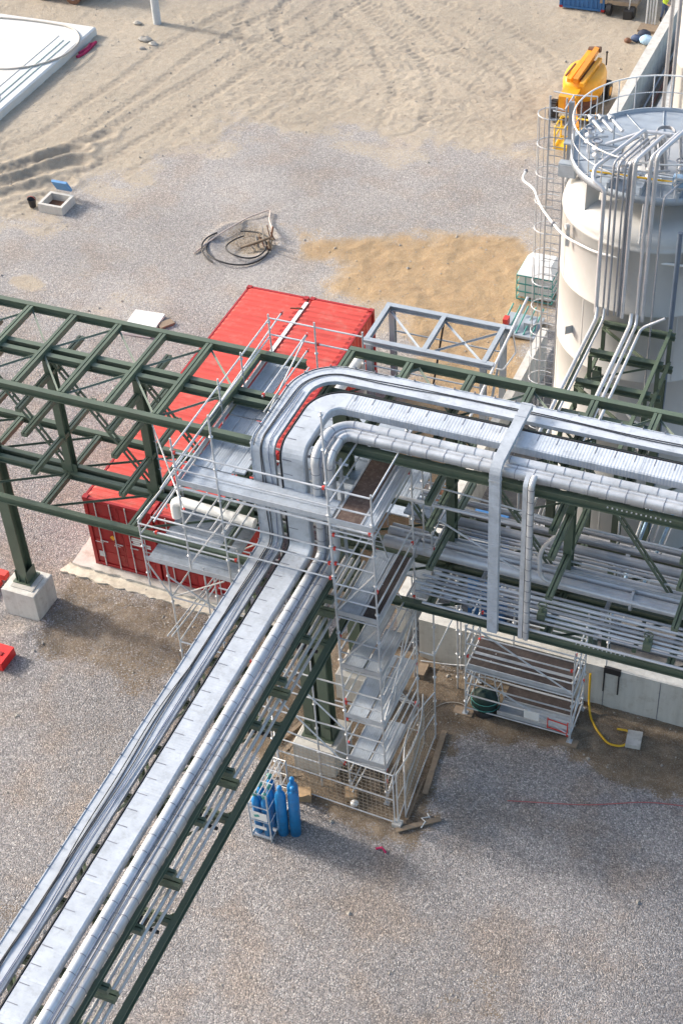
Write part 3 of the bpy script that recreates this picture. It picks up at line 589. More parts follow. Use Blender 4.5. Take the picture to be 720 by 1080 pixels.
# side axis points to the outer side of the bend with a negative sign on the far lane
for nm_l, lb_l, pr3, off in (('clad_duct', 'wider rounded aluminium lane crossed by dark straps, next to the ribbed duct', [(.29, -.12)]+[(-x, y) for x, y in hump(-.155, .125, .95)]+[(.025, -.12)], 0),
                             ('clad_duct', 'narrower aluminium lane crossed by dark straps along the rack edge', [(.022, -.12), (.022, .03)]+[(-x, y+.03) for x, y in hump(.06, .036, 1.0, 6)][::1]+[(-.10, .045)]+[(-x, y) for x, y in hump(.205, .08, .95, 8)]+[(-.29, -.12)], .2)):
    t3 = thing(nm_l, lb_l, 'duct', (8, -16, 0), 'strapped aluminium duct lanes')
    for i in range(6): sweep(MB(), d3, pr3, cuts[i]+(.003 if i else 0), cuts[i+1], 0, True).build('cladding_'+nm[i], ALU, t3)
    cx_ = sum(p[0] for p in pr3)/len(pr3); pb_ = [(cx_+(x-cx_)*1.03, y+.008 if y > -.1 else y) for x, y in pr3]; s_ = .15+off
    while s_ < d3.end: sweep(MB(), d3, pb_, s_, s_+.013).build('strap', SEAM, t3); s_ += .43
def lay_cable(path, s0, s1, off, h, r, m, label, wob=.03, seed=0, name='cable', cat='cable', grp='cables lying along the ducts'):
    rr = random.Random(seed); pts = []; s_ = s0; ph = rr.uniform(0, 9); f1 = rr.uniform(.5, .9); f2 = rr.uniform(1.4, 2.2)
    while s_ <= s1:
        p, t, u = path.at(s_); o_ = off+wob*(math.sin(s_*f1+ph)+.4*math.sin(s_*f2+ph*2)); pts.append(p+t.cross(u)*o_+u*h); s_ += .16
    return tag(MB().tube(pts, r, 6).build(name, m), label, cat, grp)
for i, (o_, wb, m_, s0, s1, tx) in enumerate([
    (.03, .03, CABLE, 0, d1.end, 'black cable running the whole length of the rearmost tray'),
    (-.03, .035, CABLE, 0, d1.end, 'black cable weaving beside the first one in the rearmost tray'),
    (-.17, .03, CABLEB, d1.b, d1.end, 'blue-grey cable at the inner side of the lower cable tray'),
    (.06, .06, CABLE, d1.e, d1.end, 'black cable snaking along the lower left tray only'),
    (.24, .02, CABLE, d1.a-1, d1.c, 'black cable nearest the outer lip of the tray bend'),
    (-.22, .025, CABLEB, d1.e-.4, d1.end, 'thin blue-grey cable hugging the inner lip of the lower left tray')]):
    lay_cable(d1, s0, s1, o_, .016+.006*i, .012, m_, tx, wb, i)
for i, (o_, m_, s0, s1, tx) in enumerate([(.02, CABLEB, d3.a-.5, d3.end, 'blue-grey cable in the groove between the strapped lanes'), (-.07, CABLE, d3.b, d3.end, 'thin dark cable crossing the straps of the lower front duct'), (-.11, CABLEB, d3.e, d3.end, 'thin blue-grey cable drifting over the lower strapped duct')]):
    lay_cable(d3, s0, s1, o_, .085+.01*i, .009, m_, tx, .02, 20+i)

# steel stand frames behind the risers
tf = thing('riser_support', 'grey ladder-like support frame behind the vertical ducts', 'support frame', (2, -16.6, 0))
for x in (.8, 1.6, 2.38, 3.1): beam('upright', tf, Hp(.08, .06, .008, .008), (x, -16.72, 8.1), (x, -16.72, 11.3), GALV, up=(0, 1, 0))
for k in range(8): beam('rung', tf, rect(.05, .04), (.7, -16.66, 8.3+k*.4), (3.26, -16.66, 8.3+k*.4), GALV)

# cross duct and droppers in front of the right rack
tc_ = thing('dropper_duct', 'wide flat duct crossing over the others and dropping down the rack face', 'duct', (6.75, -16.35, 0))
pd = Path((6.8, -13.95, 11.78), (0, -1, 0), (0, 0, 1)); pd.line(2.15); pd.turn((1, 0, 0), math.pi/2, .25, 6); mk = pd.s; pd.line(5.15)
sweep(MB(), pd, [(-.13,-.07),(.13,-.07),(.13,.07),(-.13,.07)], 0, mk).build('cross_run', TRAY, tc_)
sweep(MB(), pd, [(-.13,-.07),(.13,-.07),(.13,.07),(-.13,.07)], mk+.004, pd.s).build('dropper', RIBSHEET, tc_)
for s_ in (.02, .5, mk+.1): sweep(MB(), pd, [(-.14,-.08),(.14,-.08),(.14,.08),(-.14,.08)], s_, s_+.05).build('joint_band', GALV, tc_)
tc2 = thing('dropper_duct', 'narrow strapped double pipe duct dropping down the rack face from the front duct', 'duct', (7.62, -16.4, 0))
pd = Path((7.62, -16.2, 11.6), (0, -1, 0), (0, 0, 1)); pd.line(.06); pd.turn((1, 0, 0), math.pi/2, .16, 5); mk = pd.s; pd.line(4.95)
sweep(MB(), pd, [(-.13,-.05),(.0,-.05),(.0,.06),(-.05,.08),(-.10,.08),(-.13,.06)], 0, pd.s, 0, True).build('pipe_cladding', ALU, tc2)
sweep(MB(), pd, [(.02,-.06),(.13,-.06),(.13,.05),(.02,.05)], 0, pd.s).build('side_channel', GALV, tc2)
s_ = .3
while s_ < pd.s: sweep(MB(), pd, [(-.135,-.05),(.005,-.05),(.005,.065),(-.05,.086),(-.10,.086),(-.135,.065)], s_, s_+.02).build('strap', SEAM, tc2); s_ += .36

# ------------------------------------------------------------------ pipes on the lower rack level
def pipe_line(pts, r, label, m=PIPE, grp=None, flanges=(), seg=14, name='pipe', cat='pipe', rb=.2):
    t = thing(name, label, cat, tuple(pts[0]), grp); MB().tube(bend(pts, rb), r, seg).build('pipe_run', m, t)
    for f in flanges:
        f = Vector(f[0]), Vector(f[1]); MB().tube([f[0]-f[1]*.03, f[0]+f[1]*.03], r*1.6, seg).build('flange', m, t)
    return t
G1 = 'steel pipes along the lower rack level'
pipe_line([(3.3,-14.76,7.0),(17,-14.76,7.0)], .165, 'thickest silver pipe on the lower rack level, just in front of the posts', PIPE, G1, [((9.9,-14.76,7.0),(1,0,0)),((4.2,-14.76,7.0),(1,0,0))], 20)
pipe_line([(3.3,-14.42,7.05),(17,-14.42,7.05)], .13, 'medium silver pipe directly behind the thickest one on the lower level', PIPE, G1)
pipe_line([(3.3,-14.15,7.0),(17,-14.15,7.0)], .07, 'slim pipe just behind the two big silver pipes', PIPE, G1)
pipe_line([(3.6,-13.45,7.0),(17,-13.45,7.0)], .13, 'large grey pipe on the rear half of the lower level', PIPED, G1, [((7.5,-13.45,7.0),(1,0,0))], 18)
pipe_line([(3.6,-13.05,7.0),(17,-13.05,7.0)], .10, 'second large grey pipe from the back of the lower level', PIPED, G1, [], 16)
pipe_line([(3.6,-12.72,7.0),(17,-12.72,7.0)], .07, 'rearmost grey pipe of the lower level, nearest the tank', PIPED, G1)
for i, (y, x0, r_, z) in enumerate(((-15.12,4.6,.038,6.8),(-15.27,4.9,.05,6.78),(-15.42,4.6,.036,6.76),(-15.56,4.75,.05,6.75),(-15.70,4.5,.036,6.74),(-15.84,4.7,.046,6.72),(-15.97,4.6,.032,6.70),(-16.26,4.9,.036,6.66))):
    pipe_line([(x0, y, z),(17, y, z)], r_, ('thin steel pipe, %s counted from the front edge of the lower level' % ORD[7-i]), PIPE if i % 3 else PIPED, 'thin pipes along the front of the lower level')
pipe_line([(8.1,-14.9,9.0),(7.55,-15.0,8.2),(7.6,-15.05,7.25),(17,-15.05,7.1)], .055, 'bent silver pipe dropping beside the green post then running right along the lower level', PIPE, None, rb=.3)
pipe_line([(6.0,-15.1,6.5),(7.1,-15.1,6.5),(7.1,-15.1,6.75)], .05, 'short silver pipe stub turning up under the thickest pipe', PIPE)
for i, (y, z, x0) in enumerate(((-12.9, 9.55, 3.4), (-13.5, 9.5, 3.6), (-15.6, 9.45, 3.9), (-12.7, 8.6, 3.2))):
    pipe_line([(x0, y, z),(17 if i != 2 else 7.4, y, z)], (.04, .06, .045, .05)[i], ('slim silver pipe on the upper arm level close to the rear edge', 'wider silver pipe on the upper arm level behind the posts', 'short silver pipe on the front arm ends below the strapped duct', 'slim silver pipe on the middle arm level at the rear')[i], PIPE, 'pipes on the arm levels of the right rack')
for i, (y, z, r_, x0) in enumerate(((-13.78,6.98,.045,3.8),(-13.62,6.95,.035,4.4),(-13.25,7.2,.04,4.0),(-12.88,7.25,.035,5.0),(-14.6,7.3,.03,3.8),(-14.25,7.32,.026,5.2))):
    pipe_line([(x0, y, z),(17, y, z)], r_, 'thin pipe among the large lower level pipes, %s' % ['just behind the slim one','second behind the slim one','above the rear grey pipes, front one','above the rear grey pipes, back one','lying on the thickest pipe','lying on the medium pipe'][i], PIPE if i % 2 else PIPED, 'thin pipes between the large pipes')
for i, (x, y0, y1) in enumerate(((6.05,-15.9,-12.6),(9.3,-15.9,-12.6),(7.3,-15.6,-14.9),(10.3,-16.0,-15.0),(5.6,-16.0,-15.0))):
    t = thing('pipe_bracket', 'cross bracket holding the lower level pipes, %s' % ['left of the wide dropper duct','right of the second green post','between the two dropper ducts','short one near the right edge','short one near the scaffold tower'][i], 'bracket', (x, (y0+y1)/2, 6.55), 'cross brackets under the lower level pipes')
    MB().box(x-.05, x+.05, y0, y1, 6.5, 6.62).build('channel', GREEN if i > 1 else GALV, t)
# small valves and boxes standing on the lower level
for i, (x, y) in enumerate(((10.6,-15.9),(7.9,-15.8))):
    t = thing('valve', ('green hand valve on the thin pipes near the right edge', 'green hand valve on the thin pipes behind the dropper ducts')[i], 'valve', (x, y, 6.7), 'green valves on the thin pipes')
    MB().box(x-.1, x+.1, y-.12, y+.12, 6.68, 6.92).tube([(x, y, 6.9), (x, y, 7.12)], .035, 8).build('valve_body', GREEN, t); MB().lathe([(.1, 0), (.12, .01), (.12, .03), (.1, .04), (.1, 0)], (x, y, 7.12), 14).tube([(x-.1,y,7.14),(x+.1,y,7.14)], .012, 6).build('hand_wheel', GREEN, t)
# pipes on the floor behind the wall
for i, (y, z, r_, x0) in enumerate(((-11.4,.5,.11,3.3),(-10.9,.5,.08,3.3),(-10.3,.55,.11,3.3),(-9.6,.9,.13,4.2),(-9.0,.9,.09,4.2),(-8.2,1.3,.16,5.0),(-11.7,1.0,.05,4.0),(-7.4,1.6,.12,5.2))):
    t = pipe_line([(x0, y, z),(17, y, z)], r_, 'grey pipe low in the pit behind the concrete wall, %s from the wall' % ORD[[1,2,3,4,5,6,0,7][i]], PIPED, 'grey pipes low in the pit')
    for x in (5.5, 8.5, 11.5): MB().box(x-.06, x+.06, y-.1, y+.1, -.12, z-r_*.8).build('support_foot', GALV, t)
# pipes slung on the bridge lower level
for i, (x, z, r_) in enumerate(((2.47,6.70,.055),(2.64,6.68,.042),(2.81,6.70,.052),(2.97,6.68,.04),(1.62,7.35,.10),(1.2,6.62,.05),(1.9,6.62,.06))):
    pipe_line([(x, -37, z),(x, -15.4 if i < 4 else -17, z)], r_, ['thin silver pipe on the open side of the bridge, innermost of four','second thin silver pipe on the open side of the bridge','third thin silver pipe on the open side of the bridge','outermost thin silver pipe beside the dark bridge edge','white pipe glimpsed between the first two ducts of the bridge','silver pipe low under the first duct of the bridge','silver pipe low under the middle duct of the bridge'][i], WHITE if i == 4 else ALU, 'pipes slung under the bridge')
for k in range(7):
    y = -18.6-2.84*k
    t = thing('pipe_clamp', ORD[k]+' dark clamp block from the top along the open side pipes', 'clamp', (2.6, y, 6.5), 'clamp blocks on the bridge pipes')
    MB().box(2.33, 2.42, y-.13, y+.13, 6.5, 6.72).box(2.5, 2.6, y-.13, y+.13, 6.5, 6.70).box(2.68, 2.76, y-.13, y+.13, 6.5, 6.70).box(2.3, 3.0, y-.03, y+.03, 6.46, 6.53).build('clamp_block', BLACK, t)

# ------------------------------------------------------------------ containers
def container(x0, y0, L, label, W=2.44, H=2.9, z0=.16, marks=0, doors=True, cm=RED, group='red shipping containers side by side'):
    t = thing('shipping_container', label, 'container', (x0+W/2, y0+L/2, z0), group)
    x1, y1, z1 = x0+W, y0+L, z0+H
    # corner posts, rails, castings
    b_ = MB()
    for x in (x0, x1-.12):
        for y in (y0, y1-.12): b_.box(x, x+.12, y, y+.12, z0+.12, z1-.12)
    b_.box(x0+.13, x1-.13, y0+.01, y0+.10, z1-.14, z1-.02).box(x0+.13, x1-.13, y1-.10, y1-.01, z1-.14, z1-.02).box(x0+.13, x1-.13, y0+.01, y0+.10, z0, z0+.12)
    for x in (x0+.01, x1-.08): b_.box(x, x+.07, y0+.18, y1-.18, z1-.12, z1-.03).box(x, x+.07, y0+.18, y1-.18, z0, z0+.12)
    b_.build('frame', cm if cm is BLUEC else REDD, t)
    for x in (x0-.004, x1-.176):
        for y in (y0-.004, y1-.176):
            for z in (z0-.004, z1-.116): MB().box(x, x+.18, y, y+.18, z, z+.12).build('corner_casting', REDD, t)
    # corrugated roof (ribs run across), sides
    n = int(L/.28); ys = []; zs = []
    for k in range(n):
        yb = y0+.1+(L-.2)*k/n; d = (L-.2)/n
        for f, h in ((0, 0), (.34, 0), (.5, .035), (.84, .035)): ys.append(yb+d*f); zs.append(h)
    ys.append(y1-.1); zs.append(0); v = []; nn = len(ys); zr = z1-.045
    for y, h in zip(ys, zs): v += [(x0+.09, y, zr), (x0+.2, y, zr+h), (x1-.2, y, zr+h), (x1-.09, y, zr)]
    MB().add(v, [(4*i+j, 4*i+j+1, 4*i+j+5, 4*i+j+4) for i in range(nn-1) for j in range(3)]).build('roof', cm, t)
    for xs, s_ in ((x0+.05, 1), (x1-.05, -1)):
        v = []
        for y, h in zip(ys, zs): v += [(xs+h*s_, y, z0+.1), (xs+h*s_, y, z1-.1)]
        MB().add(v, [(2*i, 2*i+1, 2*i+3, 2*i+2) for i in range(nn-1)]).build('side_wall', cm, t)
    MB().box(x0+.1, x1-.1, y0+.1, y1-.1, z0+.02, z0+.1).build('floor', WOOD, t)
    if not doors:
        e_ = MB().box(x0+.13, x1-.13, y0+.05, y0+.08, z0+.1, z1-.12)
        for k in range(9): e_.box(x0+.2+k*.235, x0+.31+k*.235, y0+.015, y0+.05, z0+.13, z1-.15)
        e_.build('end_wall', cm, t); return t
    for s_ in (0, 1):
        xa = x0+.13+s_*(W-.26)/2; xb = xa+(W-.26)/2-.015; d = MB(); d.box(xa, xb, y0+.04, y0+.075, z0+.13, z1-.15)
        for k in range(5): zc = z0+.35+k*.52; d.box(xa+.06, xb-.06, y0+.028, y0+.041, zc, zc+.3)
        dd = d.build('door', REDD, t)
        for xr in (xa+.28, xb-.26):
            MB().tube([(xr, y0-.005, z0+.05), (xr, y0-.005, z1-.06)], .02, 8).build('lock_rod', GALVL, dd)
            MB().cbox(xr+.1, y0-.01, z0+1.15, .28, .025, .03).build('door_handle', GALVL, dd)
            for zc in (.12, .75, 1.6, 2.3, 2.72): MB().cbox(xr, y0+.008, z0+zc, .1, .03, .05).build('rod_bracket', REDD, dd)
    def lab(xx, zz, w_, h_, m, nm_='label_plate'):
        zz -= .27
        return MB().box(x0+xx-w_/2, x0+xx+w_/2, y0+.018, y0+.024, z0+zz-h_/2, z0+zz+h_/2).build(nm_, m, t)
    def disc(xx, zz, r_, m, rot=0, seg=20):
        zz -= .32
        v = [(x0+xx+r_*math.cos(2*math.pi*k/seg+rot), y0+.016, z0+zz+r_*math.sin(2*math.pi*k/seg+rot)) for k in range(seg)]; v2 = [(p[0], p[1]+.008, p[2]) for p in v]
        return MB().add(v+v2, [tuple(range(seg))]+[(k, (k+1)%seg, seg+(k+1)%seg, seg+k) for k in range(seg)]).build('label_disc', m, t)
    if marks == 0:
        lab(.26, 2.18, .3, .34, YELLOW)
        for k in range(3): MB().box(x0+.15, x0+.37-.04*k, y0+.012, y0+.017, z0+2.0-.09*k, z0+2.025-.09*k).build('label_text', REDC, t)
        disc(.86, 2.28, .13, WHITE); None
        disc(.84, 1.68, .11, ORANGE, math.pi/4*2, 4); lab(.32, .78, .22, .24, GALV)
        lab(.30, 1.3, .3, .025, WHITE, 'label_text'); lab(.95, 1.3, .22, .025, WHITE, 'label_text')
    for k, (zz, ww) in enumerate(((2.45, .34), (2.33, .26), (1.85, .36), (1.76, .30), (1.67, .22), (1.58, .34))):
        lab(1.72 if k < 2 else 1.70, zz, ww*1.15, .07, WHITE, 'label_text')
    for zz in (2.38, 2.28, 1.66, 1.57): lab(2.12, zz, .16, .07, WHITE, 'label_text')
    if marks == 1: disc(.75, 2.0, .12, ORANGE, math.pi/2, 4); lab(1.72, 2.2, .3, .18, ORANGE)
    return t
container(-8.0, -12.25, 12.3, 'left red shipping container with the yellow label on its door', marks=0)
container(-5.5, -12.22, 12.3, 'right red shipping container next to the grey steel frame', marks=1)
for k_, (x, y, l_, w_) in enumerate(((-7.2,-8.2,.9,.5),(-4.3,-2.4,.6,.7),(-6.6,-3.0,.5,.4),(-3.9,-6.5,.8,.3))): pass
tag(MB().box(-5.58, -5.44, -7.2, -.3, 3.04, 3.07).build('joint_strip', WHITE), 'long white cover strip over the gap between the two red container roofs', 'cover strip')
tag(MB().tube([(-5.48, -.75, 3.1), (-5.9, -.9, 3.12)], .03, 6).build('roof_bar', RUST), 'short rusty bar lying across the far end of the white strip', 'bar')

# ------------------------------------------------------------------ scaffolds
class Scaffold:
    def __init__(s, label, loc, cat='scaffold'): s.t = thing('scaffold', label, cat, loc, 'tube scaffolds around the pipe racks')
    def std(s, x, y, z0, z1, foot=False):
        o = rod('standard', s.t, (x, y, z0), (x, y, z1), .025, GALVL)
        z = z0+.5
        while z < z1: MB().lathe([(.026, -.012), (.055, -.012), (.055, .012), (.026, .012)], (x, y, z), 8).build('rosette', GALVL, o); z += 1.0
        if foot: MB().cbox(x, y, z0+.006, .16, .16, .012).tube([(x, y, z0), (x, y, z0+.3)], .035, 8).build('base_jack', GALV, o)
    def led(s, p0, p1, name='ledger', r=.024, cap=True):
        o = rod(name, s.t, p0, p1, r, GALVL)
        if cap and Vector(p0).length: 
            d = (Vector(p1)-Vector(p0)).normalized()
            if random.random() < .38:
                q_ = Vector(p0)+d*.07 if random.random() < .5 else Vector(p1)-d*.07; MB().cbox(q_.x, q_.y, q_.z, .06, .06, .09).build('wedge_head', REDC, o)
    def deck(s, x0, x1, y0, y1, z, along='x', m=DECK, n=None, toe=(), rails=True):
        W_ = (y1-y0) if along == 'x' else (x1-x0); n = n or max(1, round(W_/.32))
        for k in range(n):
            if along == 'x': ya, yb = y0+W_*k/n+.006, y0+W_*(k+1)/n-.006; p0, p1 = (x0, (ya+yb)/2, z-.03), (x1, (ya+yb)/2, z-.03)
            else: xa, xb = x0+W_*k/n+.006, x0+W_*(k+1)/n-.006; p0, p1 = ((xa+xb)/2, y0, z-.03), ((xa+xb)/2, y1, z-.03)
            w_ = W_/n-.012; pr = [(-w_/2,-.03),(w_/2,-.03),(w_/2,.032),(w_/2-.02,.032),(w_/2-.022,.024),(-w_/2+.022,.024),(-w_/2+.02,.032),(-w_/2,.032)]
            if m in (PLY, PLY_SHADE):
                beam('deck_plank', s.t, [(-w_/2+.03,-.01),(w_/2-.03,-.01),(w_/2-.03,.022),(-w_/2+.03,.022)], p0, p1, m)
                for e in (-1, 1): beam('deck_rail', s.t, [(e*w_/2-.025,-.03),(e*w_/2+.025,-.03),(e*w_/2+.025,.03),(e*w_/2-.025,.03)], p0, p1, GALV)
            else: beam('deck_plank', s.t, pr, p0, p1, m)
        for sd_ in toe:
            if sd_ == 'f': MB().box(x0, x1, y0-.035, y0-.01, z+.005, z+.15).build('toe_board', GALV, s.t)
            if sd_ == 'b': MB().box(x0, x1, y1+.01, y1+.035, z+.005, z+.15).build('toe_board', GALV, s.t)
            if sd_ == 'l': MB().box(x0-.035, x0-.01, y0, y1, z+.005, z+.15).build('toe_board', GALV, s.t)
            if sd_ == 'r': MB().box(x1+.01, x1+.035, y0, y1, z+.005, z+.15).build('toe_board', GALV, s.t)
# upper platform in front of the risers + walkway to the left of the bend
S = Scaffold('high scaffold platform of silver planks in an L shape around the duct bend', (-.7, -17.8, 10.3))
ZD = 10.3; xs_ = [-.78, .32, 3.2]
S.deck(-.78, 3.2, -17.78, -17.06, ZD, 'x', n=2, toe=('f',))
S.deck(-.76, .28, -17.0, -14.95, ZD-.01, 'y', n=3); S.deck(-.76, -.08, -14.9, -12.3, ZD-.01, 'y', n=2); S.deck(-.06, .3, -14.9, -14.0, ZD+.02, 'y', n=1)
S.deck(.30, .62, -16.95, -15.9, ZD+.03, 'y', n=1)
MB().box(-.83, -.80, -17.7, -12.3, ZD, ZD+.15).build('toe_board', GALV, S.t)
for x, y, z0, z1 in ((-.78, -17.82, 7.4, 11.75), (-.82, -15.2, 7.8, 11.6), (-.82, -13.9, 9.8, 11.5), (-.82, -12.2, 9.8, 11.55), (.34, -17.82, 5.6, 12.75), (3.22, -17.82, 5.0, 13.6), (1.8, -12.1, 10.0, 11.5), (.45, -12.1, 10.0, 11.5)): S.std(x, y, z0, z1)
for z in (10.82, 11.35):
    S.led((-.78, -17.84, z), (.34, -17.84, z)); S.led((.34, -17.84, z), (3.22, -17.84, z)); S.led((3.22, -17.84, z), (4.3, -17.84, z))
    S.led((-.84, -17.8, z), (-.84, -15.2, z)); S.led((-.84, -15.2, z), (-.84, -12.2, z)); S.led((-.84, -12.1, z), (.45, -12.1, z)); S.led((.45, -12.1, z), (1.8, -12.1, z))
S.led((-.9, -18.4, 10.6), (-.9, -11.2, 10.95), 'guard_tube'); S.led((-1.05, -18.7, 9.75), (-1.05, -12.4, 10.1), 'guard_tube')
for z in (9.45, 8.95, 8.45): S.led((-1.7 if z < 9 else -.78, -17.84, z), (.34, -17.84, z)); S.led((.34, -17.84, z-.02), (3.22, -17.84, z-.02)); 
S.led((-.78, -17.8, 10.18), (4.3, -17.8, 10.18), r=.032); S.led((-.78, -17.04, 10.18), (3.2, -17.04, 10.18))
for x in (-.45, -.1, .22, .55): S.led((x, -17.75, 8.9), (x, -16.25, 8.9), 'transom')
for x in (-.78, .3): S.led((x, -17.8, 8.95), (x, -15.2, 8.95)); S.led((x, -17.8, 10.15), (x, -12.3, 10.15))
S.led((-.78, -17.8, 7.6), (.34, -17.84, 9.4), 'diagonal_brace', cap=False); S.led((-.78, -15.2, 8.0), (-.78, -17.8, 10.1), 'diagonal_brace', cap=False)
S.deck(.5, 3.1, -16.3, -15.3, 9.2, 'x', n=3); S.deck(.3, 3.1, -15.2, -13.3, 8.6, 'x', n=5); S.deck(.3, 3.1, -13.2, -11.6, 8.6, 'x', n=4)
S.led((.38, -15.2, 10.6), (.38, -12.4, 11.35), 'diagonal_brace')
for z in (10.6, 11.1): S.led((.38, -15.2, z+.25), (.38, -12.4, z+.25))
# lower left platform over the container fronts
S = Scaffold('low scaffold platform of grey-blue planks by the red container doors', (-2.3, -16.5, 0))
S.deck(-2.92, -.1, -16.62, -15.95, 5.98, 'x', n=2, toe=('f',)); S.deck(-2.9, -.6, -15.9, -14.4, 6.0, 'x', n=5)
for x, y, z0, z1 in ((-2.95, -16.65, 5.0, 7.4), (-2.35, -16.6, .02, 6.1), (-2.95, -14.3, 5.4, 7.5), (-.05, -16.65, .02, 7.3), (-1.2, -16.6, 3.8, 6.2), (-.05, -14.3, .02, 7.6), (-2.35, -14.3, .02, 6.0), (-3.6, -14.25, 5.6, 9.1)): S.std(x, y, z0, z1, z0 < .1)
for z in (6.9, 7.35):
    S.led((-2.95, -16.68, z), (-.05, -16.68, z)); S.led((-2.97, -16.65, z), (-2.97, -14.3, z))
for z in (4.7, 2.9): S.led((-2.35, -16.6, z), (-.05, -16.6, z)); S.led((-2.35, -16.6, z), (-2.35, -14.3, z)); S.led((-2.35, -14.3, z), (-.05, -14.3, z))
S.led((-2.35, -16.6, 4.7), (-.6, -16.62, 5.9), 'diagonal_brace'); S.led((-2.9, -16.64, 5.85), (-2.35, -16.62, 4.75), 'diagonal_brace'); S.led((-2.3, -16.62, 5.5), (-.1, -16.62, 4.2), 'diagonal_brace')
S.led((-2.3, -14.35, 4.0), (-.1, -14.35, 5.7), 'diagonal_brace'); S.led((-2.1, -17.3, 3.9), (-1.6, -14.2, 4.3), 'transom'); S.led((-2.25, -17.3, 3.85), (-1.75, -14.2, 4.25), 'transom')
S.led((-3.6, -14.3, 8.9), (-.85, -17.6, 9.2), 'guard_tube'); S.led((-3.6, -14.3, 7.5), (-1.0, -14.2, 7.55)); S.led((-3.0, -16.6, 7.4), (-.84, -13.5, 10.4), 'diagonal_brace')
# scaffold tower
S = Scaffold('tall scaffold stair tower with brown top deck standing inside the mesh fence', (3.75, -16.5, 0))
TX0, TX1, TY0, TY1 = 3.24, 4.32, -17.82, -15.3
for x, y, z1 in ((TX0, TY0, 11.4), (TX1, TY0, 11.45), (TX0, TY1, 10.2), (TX1, TY1, 10.6)): S.std(x, y, .02, z1, True)
LV = (1.55, 3.3, 5.25, 7.2)
for i, z in enumerate(LV):
    S.deck(TX0+.04, TX0+.56, TY0+.05, TY1-.05, z, 'y', n=1, m=DECK); S.deck(TX0+.6, TX1-.04, TY0+.05, TY1-(.05 if i % 2 else .9), z, 'y', n=1, m=PLY_SHADE if i == 3 else DECK)
    MB().box(TX0, TX1, TY0-.04, TY0-.015, z+.0, z+.16).box(TX1+.015, TX1+.04, TY0, TY1, z+.0, z+.16).build('toe_board', GALV, S.t)
for z in (.35,)+LV+(10.15,):
    zz = z-.1
    S.led((TX0, TY0, zz), (TX1, TY0, zz)); S.led((TX0, TY1, zz), (TX1, TY1, zz)); S.led((TX0, TY0, zz), (TX0, TY1, zz)); S.led((TX1, TY0, zz), (TX1, TY1, zz))
    for h in (.55, 1.05):
        if z > 9: continue
        S.led((TX0, TY0, z+h), (TX1, TY0, z+h)); S.led((TX1, TY0, z+h), (TX1, TY1, z+h)); S.led((TX0, TY0, z+h), (TX0, TY1, z+h))
for z in (8.95, 9.45, 9.9): S.led((TX0, TY0, z), (TX1, TY0, z))
for z in (10.85, 11.35): S.led((TX1+.02, TY0, z), (TX1+.02, TY1, z)); S.led((TX0, TY0, z), (TX0, TY1, z-.1))
S.deck(TX0+.05, TX0+.74, TY0+.1, TY1, 10.3, 'y', n=1, m=PLY); S.deck(TX0+.78, TX1, TY0+.1, TY1, 10.3, 'y', n=1)
MB().box(TX1+.02, TX1+.045, TY0, TY1, 10.3, 10.46).box(TX0, TX1, TY0-.045, TY0-.02, 10.3, 10.46).build('toe_board', GALV, S.t)
def ladder(t, p0, p1, wv, m=GALVL, n=None, name='ladder'):
    p0, p1, wv = Vector(p0), Vector(p1), Vector(wv); L_ = (p1-p0).length; n = n or int(L_/.28); b_ = MB(); b_.tube([p0-wv*.5, p1-wv*.5], .018, 6).tube([p0+wv*.5, p1+wv*.5], .018, 6)
    for k in range(1, n): q_ = p0.lerp(p1, k/n); b_.tube([q_-wv*.5, q_+wv*.5], .013, 6, cap=False)
    return b_.build(name, m, t)
for i in range(3): ladder(S.t, (4.1, -16.9 if i % 2 else -15.5, LV[i]), (4.1, -15.9 if i % 2 else -16.5, LV[i+1]), (.34, 0, 0))
ladder(S.t, (3.55, -15.6, 7.25), (3.55, -16.7, 10.2), (.34, 0, 0))
for i in range(4):
    z0, z1 = (.3,)+LV[:3], LV
    S.led((TX0, TY1, z0[i]), (TX0, TY0, z1[i]), 'diagonal_brace', cap=False) if i % 2 else S.led((TX1, TY0, z0[i]), (TX1, TY1, z1[i]), 'diagonal_brace', cap=False)
S.led((TX0, TY0, 7.3), (TX1, TY0, 8.9), 'diagonal_brace', cap=False); S.led((TX0, TY0, 5.4), (TX1, TY0, 7.0), 'diagonal_brace', cap=False)
# outrigger tubes from the tower to the left, around the double column
for z in (4.6, 2.8): S.led((.7, -17.9, z), (TX0, -17.9, z), 'guard_tube'); 
for x_ in (1.0, 2.4): S.std(x_, -17.9, .02, 5.2)
for z_ in (1.0, 3.7): S.led((1.0, -17.88, z_), (TX0, -17.88, z_), 'guard_tube')
S.led((1.2, -17.95, 5.0), (TX0, -17.95, 2.9), 'diagonal_brace'); S.led((.8, -17.97, 4.0), (TX0, -17.97, 1.4), 'diagonal_brace'); S.led((.6, -17.9, 2.15), (TX0, -17.9, 1.75), 'guard_tube')
S.led((.9, -15.6, .9), (3.2, -15.6, 1.0), 'guard_tube'); S.led((3.3, -18.05, .1), (4.3, -16.0, 2.6), 'guard_tube')
